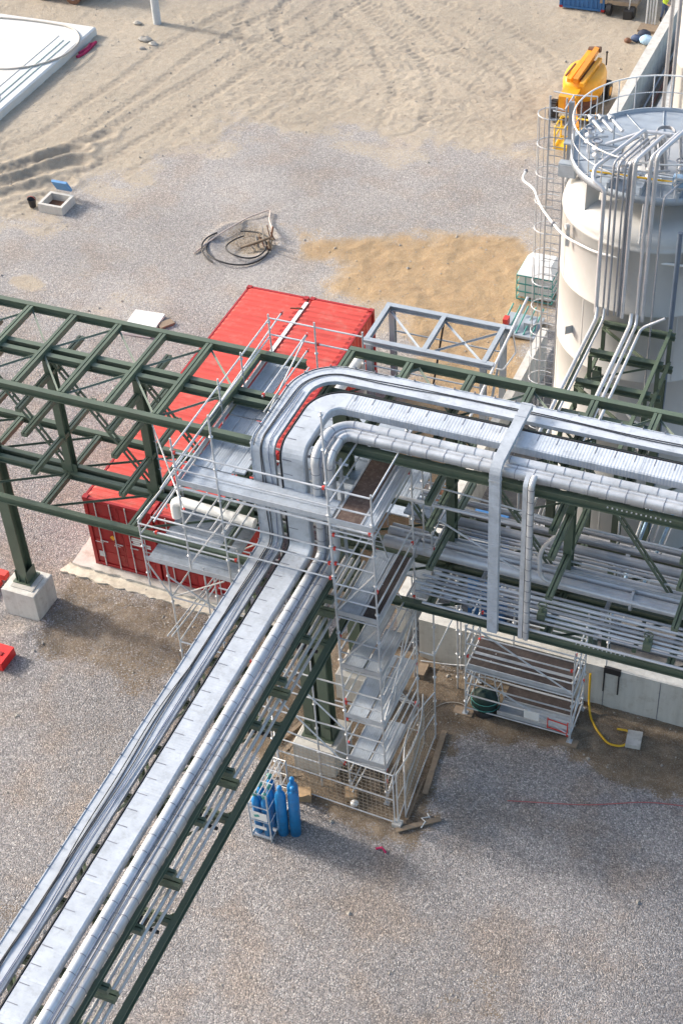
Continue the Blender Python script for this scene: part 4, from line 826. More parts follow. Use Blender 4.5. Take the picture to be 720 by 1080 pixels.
# bay between tower and right rack
S = Scaffold('thin scaffold bay squeezed between the stair tower and the silver rack pipes', (4.9, -15.2, 0))
for x, y, z0, z1 in ((4.75, -15.1, .02, 10.9), (4.75, -13.2, .02, 9.8), (3.4, -13.2, .02, 9.9), (4.45, -14.9, 7.0, 10.9), (4.6, -12.5, .1, 3)): S.std(x, y, z0, z1)
for z in (3.4, 5.2, 7.4, 7.9, 8.9, 9.4): S.led((3.4, -13.2, z), (4.75, -13.2, z)); S.led((4.75, -15.1, z), (4.75, -13.2, z)); S.led((4.32, -15.1, z), (4.75, -15.1, z), cap=False)
S.led((4.75, -15.1, 9.6), (8.0, -15.15, 9.45), 'guard_tube'); S.led((4.75, -15.1, 8.6), (7.3, -15.15, 7.35), 'guard_tube')
S.deck(3.5, 4.7, -13.9, -13.2, 7.3, 'x', n=2); S.deck(3.5, 4.7, -14.0, -13.3, 5.1, 'x', n=2); S.deck(3.45, 4.4, -15.2, -14.1, 9.1, 'y', n=3)
for x, y in ((6.2,-12.45),(8.9,-12.3)): S.std(x, y, .1, 8.2)
for z in (3.2, 5.4): S.led((4.75,-12.4,z),(8.9,-12.3,z))
t = thing('inclined_tubes', 'bundle of inclined silver tubes seen behind the second green post', 'tubes', (9.2,-11.6,3))
for k in range(6): MB().tube([(8.7+.16*k,-12.1+.05*k,3.2+.2*(k%3)),(9.3+.18*k,-10.7,6.6+.3*(k%2))], (.03,.045,.03)[k%3], 8).build('tube', (GALVL, BLUEL, GALV)[k%3], t)
t = thing('inclined_tubes', 'bundle of inclined silver tubes seen between the first green post and the wide dropper', 'tubes', (6,-11.6,3))
for k in range(6): MB().tube([(5.5+.14*k,-12.0+.05*k,2.6+.2*(k%3)),(6.1+.16*k,-10.9,5.8+.3*(k%2))], (.03,.04,.028)[k%3], 8).build('tube', (GALVL, GALV)[k%2], t)
# low wide box scaffold
S = Scaffold('low wide scaffold box against the concrete wall below the dropper ducts', (6.85, -13.5, 0))
BX0, BX1, BY0, BY1 = 5.28, 8.4, -14.02, -12.75
for x in (BX0, BX1):
    for y in (BY0, BY1): S.std(x, y, .05, 3.75 if y == BY0 else 4.1, True)
    S.std(x, (BY0+BY1)/2, 2.0, 3.7)
S.deck(BX0+.05, BX1-.05, BY0+.05, BY0+.62, 2.0, 'x', n=1, m=PLY_SHADE, toe=('f',)); S.deck(BX0+.05, BX1-.05, BY0+.66, BY1-.04, 2.0, 'x', n=1, m=PLY_SHADE)
S.deck(BX0+.95, BX1-.05, BY0+.05, BY0+.62, .32, 'x', n=1, m=DECK, toe=('f',)); S.deck(BX0+.95, BX1-.05, BY0+.66, BY1-.04, .32, 'x', n=1, m=PLY_SHADE)
for z in (.28, .85, 1.35, 1.93, 2.5, 3.0, 3.6):
    S.led((BX0, BY0, z), (BX1, BY0, z))
    if z > 1.8 or z < .5: S.led((BX0, BY1, z), (BX1, BY1, z))
    for x in (BX0, BX1): S.led((x, BY0, z), (x, BY1, z))
S.led((BX0+.35, BY0-.03, 3.7), (BX1, BY0-.03, 2.1), 'diagonal_brace'); S.led((BX0, BY0-.03, 1.9), (BX1, BY0-.03, .35), 'diagonal_brace', cap=False)
for x in (BX0, BX1): S.led((x, BY0, .35), (x, BY1, 1.85), 'diagonal_brace', cap=False); S.led((x, BY1, 2.1), (x, BY0, 3.6), 'diagonal_brace', cap=False)
ladder(S.t, (5.6, -13.75, .2), (5.45, -13.2, 2.0), (.3, .06, 0)); ladder(S.t, (6.2, -13.5, .35), (5.9, -13.4, 2.0), (.05, .3, 0))
tag(MB().box(7.05, 7.5, -14.09, -14.075, .62, .95).build('notice_sheet', WHITE), 'white notice sheet tied to the front rail of the low box scaffold', 'notice')
for x, y, lb in ((8.4, -14.05, 'wooden board under the right foot of the low box scaffold'), (5.25, -14.0, 'wooden board under the left foot of the low box scaffold')):
    tag(MB().box(x-.32, x+.25, y-.14, y+.14, 0.0, .05).build('footing_board', WOOD), lb, 'board')
b_ = MB()
for z in (.45, .8): b_.tube([(7.75, -14.06, z), (8.33, -14.06, z-.05)], .02, 6)
for x in (7.75, 8.33): b_.tube([(x, -14.06, .42), (x, -14.06, .85)], .02, 6)
tag(b_.build('red_barrier', REDC), 'small red barrier frame leaning at the right end of the lower scaffold deck', 'barrier')

# ------------------------------------------------------------------ storage tank
CX, CY, TR = 7.32, -3.4, 2.66
tk = thing('storage_tank', 'large pale steel storage tank with a round railed platform on top', 'tank', (CX, CY, -.12))
prf = [(TR, -.12)]
for z in (2.3, 4.6, 6.9, 9.2): prf += [(TR, z), (TR+.010, z+.01), (TR+.010, z+.05), (TR, z+.06)]
prf += [(TR, 11.28), (TR+.025, 11.30), (TR+.025, 11.38), (TR, 11.40)]
for k in range(1, 11):
    a_ = math.pi/2*k/10; prf.append((TR-.75+.75*math.cos(a_), 11.4+.62*math.sin(a_)))
prf += [(1.2, 12.3), (0.0, 12.5)]
MB().lathe(prf, (CX, CY, 0), 96).build('tank_shell', TANKM, tk)
RP, ZP = 2.5, 12.85
MB().lathe([(1.12, ZP-.03), (RP-.03, ZP-.03), (RP-.03, ZP), (1.12, ZP), (1.12, ZP-.03)], (CX, CY, 0), 72, 0, False).build('platform_grating', GREYP, tk)
MB().lathe([(RP-.028, ZP-.12), (RP+.02, ZP-.12), (RP+.02, ZP+.10), (RP-.028, ZP+.10), (RP-.028, ZP-.12)], (CX, CY, 0), 72).build('platform_rim', GREYP, tk)
MB().lathe([(1.15, 12.1), (1.15, 12.78), (.9, 12.95), (0, 13.02)], (CX, CY, 0), 40).build('manway_cover', TANKM, tk)
b_ = MB()
for k in range(14):
    a_ = 2*math.pi*k/14; b_.tube([(CX+1.2*math.cos(a_), CY+1.2*math.sin(a_), ZP+.015), (CX+(RP-.04)*math.cos(a_), CY+(RP-.04)*math.sin(a_), ZP+.015)], .02, 5)
b_.build('platform_joists', GREYP, tk)
for k in range(30):
    a_ = 2*math.pi*k/30+.05; x, y = CX+RP*math.cos(a_), CY+RP*math.sin(a_); rod('railing_post', tk, (x, y, ZP), (x, y, ZP+1.1), .02, GALVL, 6)
for z, r_ in ((ZP+1.1, .023), (ZP+.58, .015)):
    pts = [(CX+RP*math.cos(2*math.pi*k/72), CY+RP*math.sin(2*math.pi*k/72), z) for k in range(73)]; MB().tube(pts, r_, 6, cap=False).build('hand_rail', WHITE if z > ZP+1 else GALVL, tk)
for k in range(8):       # triangular brackets under the platform
    a_ = R(228)+2*math.pi*k/8; e = Vector((math.cos(a_), math.sin(a_), 0)); n_ = Vector((-e.y, e.x, 0))*.02; c_ = Vector((CX, CY, 0))
    p = [c_+e*2.44+Vector((0,0,ZP-.1)), c_+e*1.95+Vector((0,0,ZP-.1)), c_+e*2.05+Vector((0,0,11.8)), c_+e*2.48+Vector((0,0,11.15))]
    MB().add([q_+n_ for q_ in p]+[q_-n_ for q_ in p], [(0,1,2,3),(7,6,5,4),(0,4,5,1),(1,5,6,2),(2,6,7,3),(3,7,4,0)]).build('platform_bracket', TANKM, tk)
    if k % 2: MB().tube([c_+e*(RP)+Vector((0,0,ZP-.1)), c_+e*(TR+.02)+Vector((0,0,11.6))], .035, 6).build('bracket_strut', GALVL, tk)
for q_, z0, z1 in ((200, 0, 2.3), (262, 0, 2.3), (232, 2.3, 4.6), (290, 2.3, 4.6), (205, 4.6, 6.9), (268, 4.6, 6.9), (238, 6.9, 9.2), (300, 6.9, 9.2), (212, 9.2, 11.28), (276, 9.2, 11.28)):
    e = Vector((math.cos(R(q_)), math.sin(R(q_)), 0)); n_ = Vector((-e.y, e.x, 0)); MB().obox(Vector((CX, CY, (z0+z1)/2+.03))+e*TR, e*.014, n_*.035, (0, 0, z1-z0-.07)).build('weld_seam', TANKM, tk)
MB().obox((CX-1.75, CY-2.02, 7.9), Vector((.755,-.655,0))*.0+Vector((.65,-.755,0)).cross(Vector((0,0,1)))*.42, Vector((-.65,-.755,0))*.02, (0,0,.28)).build('name_plate', GALV, tk)
# lifting lugs and ring pipe around the tank
for a_ in (R(222), R(300), R(335)):
    e = Vector((math.cos(a_), math.sin(a_), 0)); p = Vector((CX, CY, 0))+e*(TR+.12)
    MB().cbox(p.x, p.y, 10.95, .1, .06, .7).tube([(p.x, p.y, 11.25), (p.x+e.x*.1, p.y+e.y*.1, 11.25)], .09, 10).build('lifting_lug', TANKM, tk)
pts = [(3.09, -2.34, 11.0), (3.12, -2.85, 11.0), (3.62, -3.2, 11.0), (4.07, -4.08, 11.0), (4.71, -4.89, 11.0), (5.23, -5.45, 11.0), (6.29, -5.97, 11.0), (7.18, -6.0, 11.0), (8.34, -5.89, 11.0), (8.8, -5.84, 11.0)]
t = thing('ring_pipe', 'thin white pipe curving from beyond the ladder round the tank front below the dome', 'pipe', (CX-3, CY, 11.0)); MB().tube(bend(pts, .6, 6), .038, 8).build('pipe_run', WHITE, t)
for k in (0, 4): MB().ball(pts[k], .075, 8).build('joint_sleeve', SEAM, t)
# pipes down the tank front, curling over the railing
GP = 'pipes running down the tank front'
PXS = [(6.46,.06,14.0,'wide'),(6.66,.03,14.2,'thin'),(6.80,.035,14.2,'thin'),(6.97,.025,14.25,'thin'),(7.08,.03,14.25,'thin'),(7.22,.055,14.35,'wide'),(7.62,.05,14.5,'wide'),(7.78,.06,14.6,'wide'),(8.05,.03,13.4,'thin'),(7.13,.025,14.3,'thin')]
for i, (x, r_, zt_, wd) in enumerate(PXS):
    yy = -6.32-.02*(i % 3); pts = [(x, yy, 9.3 if i not in (8,) else 3.0), (x, yy, zt_-.6), (x+.02, yy-.0, zt_-.1), (x+.45, yy+1.25, zt_+.05), (x+.5, yy+1.75, 13.0)]
    if i == 0: pts = [(x, yy, 9.3), (x, yy, 13.25), (x-.35, yy+.1, 13.4), (x-.4, yy+.4, 13.6), (x+.55, yy+1.9, 14.1), (x+.6, yy+2.1, 13.1)]
    pipe_line(pts, r_, '%s silver pipe on the tank front, %s from the left' % (wd, ORD[[0,1,2,3,4,6,7,8,9,5][i]]), PIPE if wd == 'wide' else PIPED, GP, seg=10, rb=.14)
for x, yb, r_, lb in ((6.52,-12.6,.05,'left silver pipe of the left pair on the short bridge'),(6.72,-12.6,.035,'slim silver pipe right of the left pair on the short bridge'),(7.50,-12.6,.06,'silver pipe in the middle of the short bridge'),(7.66,-12.6,.05,'silver pipe just right of the middle on the short bridge'),(7.84,-12.6,.045,'silver pipe on the short bridge that ends in a bent outlet')):
    pts = [(x, yb, 9.22), (x, -6.5, 9.22), (x-.02, -6.35, 9.5)] if x < 7.8 else [(x, yb, 9.22), (x, -6.6, 9.25), (x+.6, -6.45, 9.6)]
    pipe_line(pts, r_, lb, PIPE, 'pipes along the short bridge', seg=10)
pipe_line([(8.55,-6.05,0),(8.55,-6.15,12.2)], .07, 'dark vertical downpipe on the shaded right side of the tank', mat('dark_slate_paint', (.12,.15,.2), .5), None)
for z in (4.5, 6.1):
    MB().tube([(7.9,-6.1,z),(8.5,-6.15,z)], .03, 6).build('support_arm', TANKM, tk)
pipe_line([(7.55,-6.15,5.8),(7.9,-6.3,5.6),(8.4,-6.3,5.5)], .05, 'short pale nozzle pipe low on the tank side beside the downpipe', ALU)
# things on the platform
for i, (x, y) in enumerate(((5.35,-3.9),(5.75,-4.55),(6.6,-5.1),(7.4,-5.2),(8.15,-4.9),(7.95,-2.0))):
    t = thing('valve_assembly', ['grey valve cluster nearest the ladder gate on the tank platform','grey valve cluster second from the ladder gate','grey valve cluster under the left pipe bends','grey valve cluster under the middle pipe bends','grey valve cluster under the right pipe bends','grey valve cluster at the rear of the tank platform'][i], 'valve', (x, y, ZP), 'valve clusters on the tank platform')
    MB().tube([(x, y, ZP), (x, y, ZP+.75)], .05, 8).lathe([(.05,.3),(.13,.32),(.13,.36),(.05,.38),(.05,.5),(.13,.52),(.13,.56),(.04,.6)], (x, y, ZP), 12).build('valve_body', PIPE, t)
    MB().lathe([(.12,.74),(.15,.76),(.12,.78),(.12,.74)], (x, y, ZP), 12).build('hand_wheel', SEAM, t); MB().tube([(x,y,ZP+.45),(x+.5,y+.15,ZP+.5)], .035, 8).build('side_branch', ALU, t)
t = thing('cable_box', 'light blue box with coiled cables at the right side of the tank platform', 'box', (8.35, -5.7, ZP)); MB().cbox(8.35, -5.55, ZP+.5, .5, .2, .35).build('box_body', BLUEL, t)
for k in range(3): MB().tube([(8.35+.2*math.cos(a_/3), -5.7, ZP+.5+.15*math.sin(a_/3)+.02*k) for a_ in range(19)], .015, 5).build('coil', ALU, t)
t = thing('hose_coil', 'small coil of grey hose lying on the tank platform near its centre', 'hose', (7.2, -2.9, 13)); MB().tube([(7.2+.28*math.cos(k*.5)*(1-k*.004), -2.6+.28*math.sin(k*.5), 13.05+k*.003) for k in range(38)], .02, 5).build('coil', PIPED, t)

t = thing('pipe_rail', 'row of low horizontal pipes across the front half of the tank platform', 'pipes', (7.4, -5.0, ZP))
for k in range(4): MB().tube([(6.0-.1*k,-5.05-.22*k+.1,ZP+.28+.02*k),(8.9+.1*k,-5.0-.18*k+.1,ZP+.28+.02*k)], (.028,.02,.03,.02)[k], 6).build('pipe_run', (ALU, GALV, HOSEY, GALV)[k], t)
for x in (6.4, 7.3, 8.3): MB().box(x-.03,x+.03,-5.75,-4.9,ZP,ZP+.26).build('support', GREYP, t)
t = thing('pipe_manifold', 'raised manifold pipe with branches near the middle of the tank platform', 'pipes', (7.5, -3.9, ZP))
MB().tube(bend([(5.9,-4.2,ZP+.5),(6.9,-3.9,ZP+.9),(9.4,-3.8,ZP+.9)], .2), .05, 8).build('pipe_run', PIPE, t)
for k in range(6): MB().tube([(6.8+.4*k,-3.9,ZP),(6.8+.4*k,-3.9,ZP+.95)], .025, 6).build('branch', PIPE, t)
t = thing('pump_unit', 'small grey frame with flanged pipes at the left of the tank platform', 'frame', (5.6,-3.2,ZP))
for k in range(3): MB().tube([(5.2+.25*k,-3.5+.1*k,ZP+.9),(5.75+.25*k,-4.0+.1*k,ZP+.75)], .055, 8).tube([(5.3+.25*k,-3.6+.1*k,ZP+.87),(5.34+.25*k,-3.64+.1*k,ZP+.86)], .1, 10).build('flanged_pipe', ALU, t)
MB().tube([(5.1,-3.5,ZP),(5.1,-3.5,ZP+.9),(5.9,-3.3,ZP+.9),(5.9,-3.3,ZP)], .03, 6).build('frame', GREYP, t)
# caged ladder tower left of the tank
t = thing('caged_ladder', 'tall caged steel ladder standing left of the tank', 'ladder', (4.2, -3.4, 0))
LX, LY = 4.28, -3.35
for dx in (-.24, .24): rod('stile', t, (LX+dx, LY, -.1), (LX+dx, LY, 14.1), .03, PIPED)
ladder(t, (LX, LY, 0), (LX, LY, 14.0), (.46, 0, 0), PIPED, 48, 'rungs')
beam('mast', t, rect(.14, .10), (LX+.38, LY+.02, -.1), (LX+.38, LY+.02, 14.0), PIPED, up=(0, 1, 0))
for k in range(13):
    z = 2.4+.93*k; pts = [(LX-.05-.42*math.sin(R(q_))-.1, LY-.0-.36*math.cos(R(q_))+.0, z) for q_ in range(-30, 211, 20)]
    MB().tube(pts, .016, 6).build('cage_hoop', GALVL, t)
for q_ in (0, 45, 90, 135, 180):
    x, y = LX-.15-.42*math.sin(R(q_)), LY-.36*math.cos(R(q_)); rod('cage_bar', t, (x, y, 2.4), (x, y, 13.6), .013, GALVL if q_ == 90 else PIPED, 6)
for z in (3, 6, 9, 11.8): rod('wall_bracket', t, (LX+.38, LY, z), (CX-TR-.0, LY, z), .035, PIPED)
MB().cbox(LX+.65, LY+.1, ZP, .75, .8, .04).build('landing', GREYP, t)
for (x0, y0, x1, y1) in ((LX+.3, LY+.5, LX+.95, LY+.6), (LX+.3, LY-.35, LX+.3, LY+.5), (LX-.3, LY+.55, LX+.3, LY+.5)):
    for z in (.5, 1.1): MB().tube([(x0, y0, ZP+z), (x1, y1, ZP+z)], .02, 6).build('landing_rail', GALVL, t)
    rod('rail_post', t, (x1, y1, ZP), (x1, y1, ZP+1.1), .02, GALVL, 6)
t = thing('junction_box', 'grey junction box mounted beside the top of the caged ladder', 'box', (4.75, -3.8, 12.2)); MB().cbox(4.78, -3.85, 12.2, .5, .25, .42).build('box_body', GREYP, t); MB().cbox(4.78, -3.99, 12.2, .44, .02, .36).build('box_door', GALV, t)

# ------------------------------------------------------------------ grey frame and wrapped pipes behind the rack
t = thing('steel_frame', 'light grey painted steel frame with cross bracing beside the red containers', 'steel frame', (0, -1.6, 0))
gx0, gx1, gy0, gy1, gz = -2.15, 2.0, -2.85, -.72, 4.0
for y in (gy0, gy1): beam('edge_beam', t, Hp(.2, .2), (gx0-.1, y, gz-.1), (gx1+.35, y, gz-.1), GREYP)
for x in (gx0, -.1, gx1): beam('cross_beam', t, Hp(.19, .16), (x, gy0-.0, gz-.1+.012), (x, gy1, gz-.1+.012), GREYP)
for x in (gx0+.1, gx1): 
    for y in (gy0, gy1): beam('column', t, Hp(.2, .2), (x, y, 0), (x, y, gz-.2), GREYP, up=(0, 1, 0))
for (p, q_) in (((-.05, gy1-.1), (2.0, gy0+.1)), ((-.05, gy0+.1), (2.0, gy1-.1)), ((gx0+.1, gy1-.1), (-.15, gy0+.1))): beam('cross_brace', t, Lp(.06, .01), (*p, gz-.2), (*q_, gz-.19), GREYP)
for y in (gy0, gy1): beam('tie', t, rect(.04, .04), (gx0, y, gz-1.1), (gx1, y, gz-1.1), GREYP)
beam('cross_brace', t, Lp(.07, .01), (gx1, gy0, .6), (gx1, gy1, 3.6), GREYP); beam('cross_brace', t, Lp(.07, .01), (-.6, gy1, .4), (-.1, gy1, 3.7), BLACK)
MB().tube([(gx1+.3, -5.4, 3.4), (gx1+.5, .3, 4.6)], .05, 8).build('leaning_tube', GALVL, t)
MB().tube(bend([(gx1+.3, -.7, 3.9), (gx1+.45, -.7, 3.0), (gx1+.35, -1.8, 3.0), (gx1+.1, -1.8, 3.0)], .1), .03, 8).build('bent_rail', GALVL, t)
GW = 'white wrapped pipes beside the grey frame'
pipe_line([(-2.55,-9.5,2.9),(-2.55,-2.6,2.9),(-2.55,-2.6,.2)], .19, 'leftmost white wrapped pipe, running past the grey frame corner', WHITEW, GW, [((-2.55,-6.2,2.9),(0,1,0))], 16, rb=.35)
pipe_line([(-2.0,-10.5,2.6),(-2.0,-4.9,2.6),(-1.7,-4.6,.4)], .16, 'white wrapped pipe with an elbow just inside the grey frame corner', WHITEW, GW, [((-2.0,-6.8,2.6),(0,1,0))], 16, rb=.3)
pipe_line([(-1.5,-10.5,2.4),(-1.5,-5.9,2.4),(-1.2,-5.6,.4)], .15, 'lowest of the white wrapped pipes near the container corner', WHITEW, GW, [((-1.5,-7.6,2.4),(0,1,0))], 16, rb=.3)
pipe_line([(-1.75,-16.6,7.9),(-1.75,-16.62,8.5),(.62,-16.75,8.5)], .13, 'large white pipe with a rounded elbow under the high scaffold deck', WHITE, None, [], 20, 'large_pipe', rb=.5)
pipe_line([(-.2,-15.0,7.3),(3.0,-15.0,7.3)], .12, 'aluminium pipe behind the risers below the high deck', ALU)
for i, (x, y, z, sx_, sy_, m_, lb) in enumerate(((-.6,-7.6,2.2,1.6,1.8,GREYP,'grey-blue flat deck sheet behind the rear rack beam, the left one'),(.9,-7.9,1.9,1.5,1.4,DECK,'ribbed silver sheet behind the rear rack beam, right of the flat one'))):
    t = thing('platform_sheet', lb, 'platform', (x, y, 0)); MB().cbox(x, y, z, sx_, sy_, .05).build('sheet', m_, t)
    for dx in (-1, 1):
        for dy in (-1, 1): MB().tube([(x+dx*sx_*.45, y+dy*sy_*.45, 0), (x+dx*sx_*.45, y+dy*sy_*.45, z)], .03, 6).build('leg', GALV, t)
t = thing('pump_skid', 'small jumble of grey and red pumps on a skid under the rear rack beam', 'pump', (.6,-6.2,0))
MB().box(-.3,1.9,-6.7,-5.6,0,.2).build('skid', GREYP, t)
for k, (x, m_) in enumerate(((0,GALV),(.6,REDC),(1.2,ALU),(1.6,RUST))): MB().tube([(x,-6.5,.6),(x,-5.8,.6)], .2, 12).tube([(x,-6.1,.6),(x,-6.1,1.2)], .07, 8).box(x-.15,x+.15,-6.4,-5.9,.2,.45).build('pump', m_, t)
for i, (x, y, rz) in enumerate(((3.3,-10.6,.2),(6.0,-11.3,0),(4.4,-9.4,.5))):
    t = thing('blue_cabinet' if i == 0 else 'grey_cabinet', ('dark blue cabinet behind the left green post of the right rack','grey-green cabinet behind the dropper ducts','grey cabinet low behind the scaffold bay')[i], 'cabinet', (x+1.5, y, 0))
    m_ = (BLUEC, mat('grey_green_paint', (.10,.14,.12), .5), GREYP)[i]; hh = (4.6, 3.6, 1.6)[i]; MB().box(x+1.0, x+2.0+i*.3, y-.4, y+.4, -.1, hh).build('cabinet_body', m_, t); MB().box(x+1.06, x+1.94+i*.3, y-.43, y-.4, .1, hh-.1).build('cabinet_door', m_, t)

# white-capped crate by the ladder
t = thing('intermediate_tank', 'teal framed crate with a white cover standing left of the ladder foot', 'crate', (.95, 7.1, 0))
MB().box(.3,1.6,6.5,7.7,.15,1.15).build('inner_tank', WHITE, t); MB().add([(.25,6.4,1.2),(1.65,6.4,1.2),(1.65,7.8,1.2),(.25,7.8,1.2),(.5,6.8,1.5),(1.45,6.8,1.5),(1.45,7.6,1.5),(.5,7.6,1.5)],[(0,1,5,4),(1,2,6,5),(2,3,7,6),(3,0,4,7),(4,5,6,7)]).build('cover', WHITE, t)
b_ = MB()
for z in (.1,.45,.8,1.17): b_.tube([(.24,6.4,z),(1.66,6.4,z),(1.66,7.8,z),(.24,7.8,z),(.24,6.4,z)], .028, 6)
for k in range(5):
    for y in (6.4, 7.8): b_.tube([(.24+k*.355,y,.1),(.24+k*.355,y,1.17)], .022, 6)
b_.build('cage_frame', TEAL, t)
t = thing('tool_rack', 'teal and red rack of tools on the ground between crate and wall', 'rack', (1.0, 4.6, 0))
MB().box(.3,1.7,4.0,5.4,.05,.15).build('base', GREYP, t)
b_ = MB()
for k in range(5): b_.tube([(.35+k*.3,4.1,.15),(.5+k*.3,5.2,.7)], .03, 6)
b_.build('tools', TEAL, t); MB().cbox(.45,4.5,.35,.2,.3,.3).build('red_box', REDC, t); MB().cbox(1.35,4.7,.3,.4,.5,.3).build('grey_box', GREYP, t)
rr = random.Random(4)
for k in range(3): tag(MB().obox((1.75+.22*k, -.2+.2*k, .06), (.12,.03,0), (-.2,.75,.1), (0,0,.04)).build('timber_plank', WOOD), ('short timber plank leaning by the near wall, left one','short timber plank leaning by the near wall, middle one','short timber plank leaning by the near wall, right one')[k], 'plank', None, None)

# ------------------------------------------------------------------ orange boom lift
t = thing('boom_lift', 'orange articulated boom lift with folded arms parked beyond the tank', 'boom lift', (-1.62, 21.3, 0))
bx, by = -1.62, 21.3
ov = []; n = 28
for k in range(n):
    a_ = 2*math.pi*k/n; ov.append((.98*math.copysign(abs(math.cos(a_))**.7, math.cos(a_)), 1.35*math.copysign(abs(math.sin(a_))**.8, math.sin(a_))+.45))
b_ = MB(); lv = [(1.0, .8), (1.02, 1.45), (.94, 1.7), (.75, 1.8), (.0, 1.84)]
vs = [(bx+x*s_, by+.45+(y-.45)*s_, z) for s_, z in lv for x, y in ov]
b_.add(vs, [(i*n+k, i*n+(k+1)%n, (i+1)*n+(k+1)%n, (i+1)*n+k) for i in range(len(lv)-1) for k in range(n)], 0, True); b_.build('engine_hood', ORANGE, t)
MB().box(bx-.8,bx+.8,by-1.5,by+1.5,.42,.8).build('chassis', RUST, t); MB().box(bx-.62,bx+.2,by-2.0,by-.75,.75,1.5).build('nose', ORANGE, t); MB().box(bx-.3,bx+.1,by-2.05,by-2.0,.9,1.4).build('nose_grille', ORANGEB, t)
for sx_ in (-1, 1):
    for sy_ in (-1.45, 1.2):
        w_ = MB(); w_.tube([(bx+sx_*.82,by+sy_,.48),(bx+sx_*1.14,by+sy_,.48)], .46, 20)
        for k in range(16): a_ = 2*math.pi*k/16; w_.cbox(bx+sx_*.98, by+sy_+.46*math.cos(a_), .48+.46*math.sin(a_), .3, .08, .08)
        wo = w_.build('wheel', BLACK, t); MB().tube([(bx+sx_*1.12,by+sy_,.48),(bx+sx_*1.16,by+sy_,.48)], .22, 14).build('rim', ORANGE, wo)
for i, (x0, y0, z0, x1, y1, z1, w_, m_) in enumerate(((-.42,-1.0,1.85,-.12,1.75,2.15,.22,ORANGE),(-.05,-1.15,1.95,.22,1.7,2.3,.26,ORANGEB),(.3,-1.3,1.85,.5,1.3,2.0,.2,ORANGE),(-.72,-.5,1.82,-.55,.6,1.95,.08,RUST),(.1,-.9,1.9,.3,1.0,2.0,.08,RUST))):
    beam('boom_arm' if i < 3 else 'hydraulic_ram', t, rect(w_, w_*.9), (bx+x0, by+y0, z0), (bx+x1, by+y1, z1), m_)
MB().tube([(bx-.2,by+1.75,2.2),(bx+.4,by+1.7,2.3)], .15, 12).build('pivot', RUST, t); MB().tube([(bx+.75,by+1.6,1.6),(bx+.75,by+1.6,2.2)], .04, 6).ball((bx+.75,by+1.6,2.25),.07,8).build('beacon', BLACK, t)
b_ = MB(); ya, yb = by-5.0, by-3.9; xa, xb = bx+.1, bx+2.0
for z in (.5, 1.0, 1.5): b_.tube([(xa,ya,z),(xb,ya,z),(xb,yb,z),(xa,yb,z),(xa,ya,z)], .045, 6)
for x, y in ((xa,ya),((xa+xb)/2,ya),(xb,ya),(xb,yb),(xa,yb)): b_.tube([(x,y,.4),(x,y,1.5)], .045, 6)
b_.box(xa,xb,ya,yb,.38,.44).build('basket', YELLOW, t); beam('jib', t, rect(.16,.18), (bx+.1,by-1.9,1.3), (bx+.9,yb,1.0), ORANGEB)

t.scale = (.92, .92, .95); t.location = (-1.68, 22.0, 0)
# second tank, cut off by the upper right corner
t = thing('storage_tank', 'second pale tank cut off by the upper right corner of the picture', 'tank', (7.75, 8.9, 0))
MB().lathe([(2.7,-.1),(2.7,5),(2.715,5.02),(2.715,5.08),(2.7,5.1),(2.7,10),(2.715,10.02),(2.715,10.08),(2.7,10.1),(2.7,15),(2.3,15.8),(0,16.4)], (7.75, 8.9, 0), 80).build('tank_shell', TANKM, t)
for a0_ in (190, 215): MB().tube([(7.75+2.95*math.cos(R(a0_)), 8.9+2.95*math.sin(R(a0_)), 0), (7.75+2.95*math.cos(R(a0_)), 8.9+2.95*math.sin(R(a0_)), 15)], .07, 8).build('side_pipe', PIPED, t)

# ------------------------------------------------------------------ top right: blue container, loader, worker, bags
container(-5.65, 31.75, 6.0, 'blue shipping container cut off by the top edge', W=2.35, H=2.6, z0=.1, doors=False, cm=BLUEC, group=None)
t = thing('site_trailer', 'brown flat trailer with a mast and dark wheel beside the blue container', 'trailer', (-3.3, 32.9, 0))
MB().box(-4.6,-2.7,32.1,33.6,.55,.75).build('bed', WOOD, t); MB().box(-4.3,-3.6,32.4,33.3,.75,1.2).build('load', CARD, t)
for x in (-2.9,-4.1): MB().tube([(x-.12,32.1,.3),(x+.12,32.1,.3)], .3, 16).build('wheel', BLACK, t)
MB().tube([(-3.1,32.0,0),(-2.9,32.1,3.2)], .035, 6).build('mast', GALVL, t); MB().tube([(-2.7,33.5,.7),(-2.1,34.8,1.7)], .06, 6).build('drawbar', BLACK, t)
MB().box(-3.3,-2.85,31.75,32.1,0,.45).build('step', BLACK, t)
t.location = (t.location[0]+1.05, t.location[1]-.35, 0)
t = thing('tube_stack', 'upright grey tubes on a small pallet beside the far wall', 'tubes', (-.75, 31.2, 0)); MB().box(-1.2,-.3,30.2,31.0,.0,.16).build('pallet', WOOD, t)
for k in range(4): MB().tube([(-.95+.14*k,31.0,.16),(-.97+.14*k,31.2,3.0)], .05, 8).build('tube', GALV, t)
for i, (x, y, m_, r_, lb) in enumerate(((-.72,29.7,NAVY,.3,'dark navy tool bag on the sand by the far wall'),(-.45,29.1,BLUEL,.32,'pale blue cloth bag beside the navy tool bag'),(-1.35,29.0,RUST,.17,'small brown bundle left of the pale blue bag'),(-1.0,29.25,TROUS,.24,'dark blue bundle between the brown one and the bags'))):
    b_ = MB(); b_.ball((x, y, r_*.7), r_, 12, 0, (1.15, .9, .75)); b_.tube([(x-r_*.6, y, r_*1.1), (x-r_*.3, y, r_*1.5), (x+r_*.3, y, r_*1.5), (x+r_*.6, y, r_*1.1)], .02, 5); tag(b_.build('tool_bag', m_), lb, 'bag')
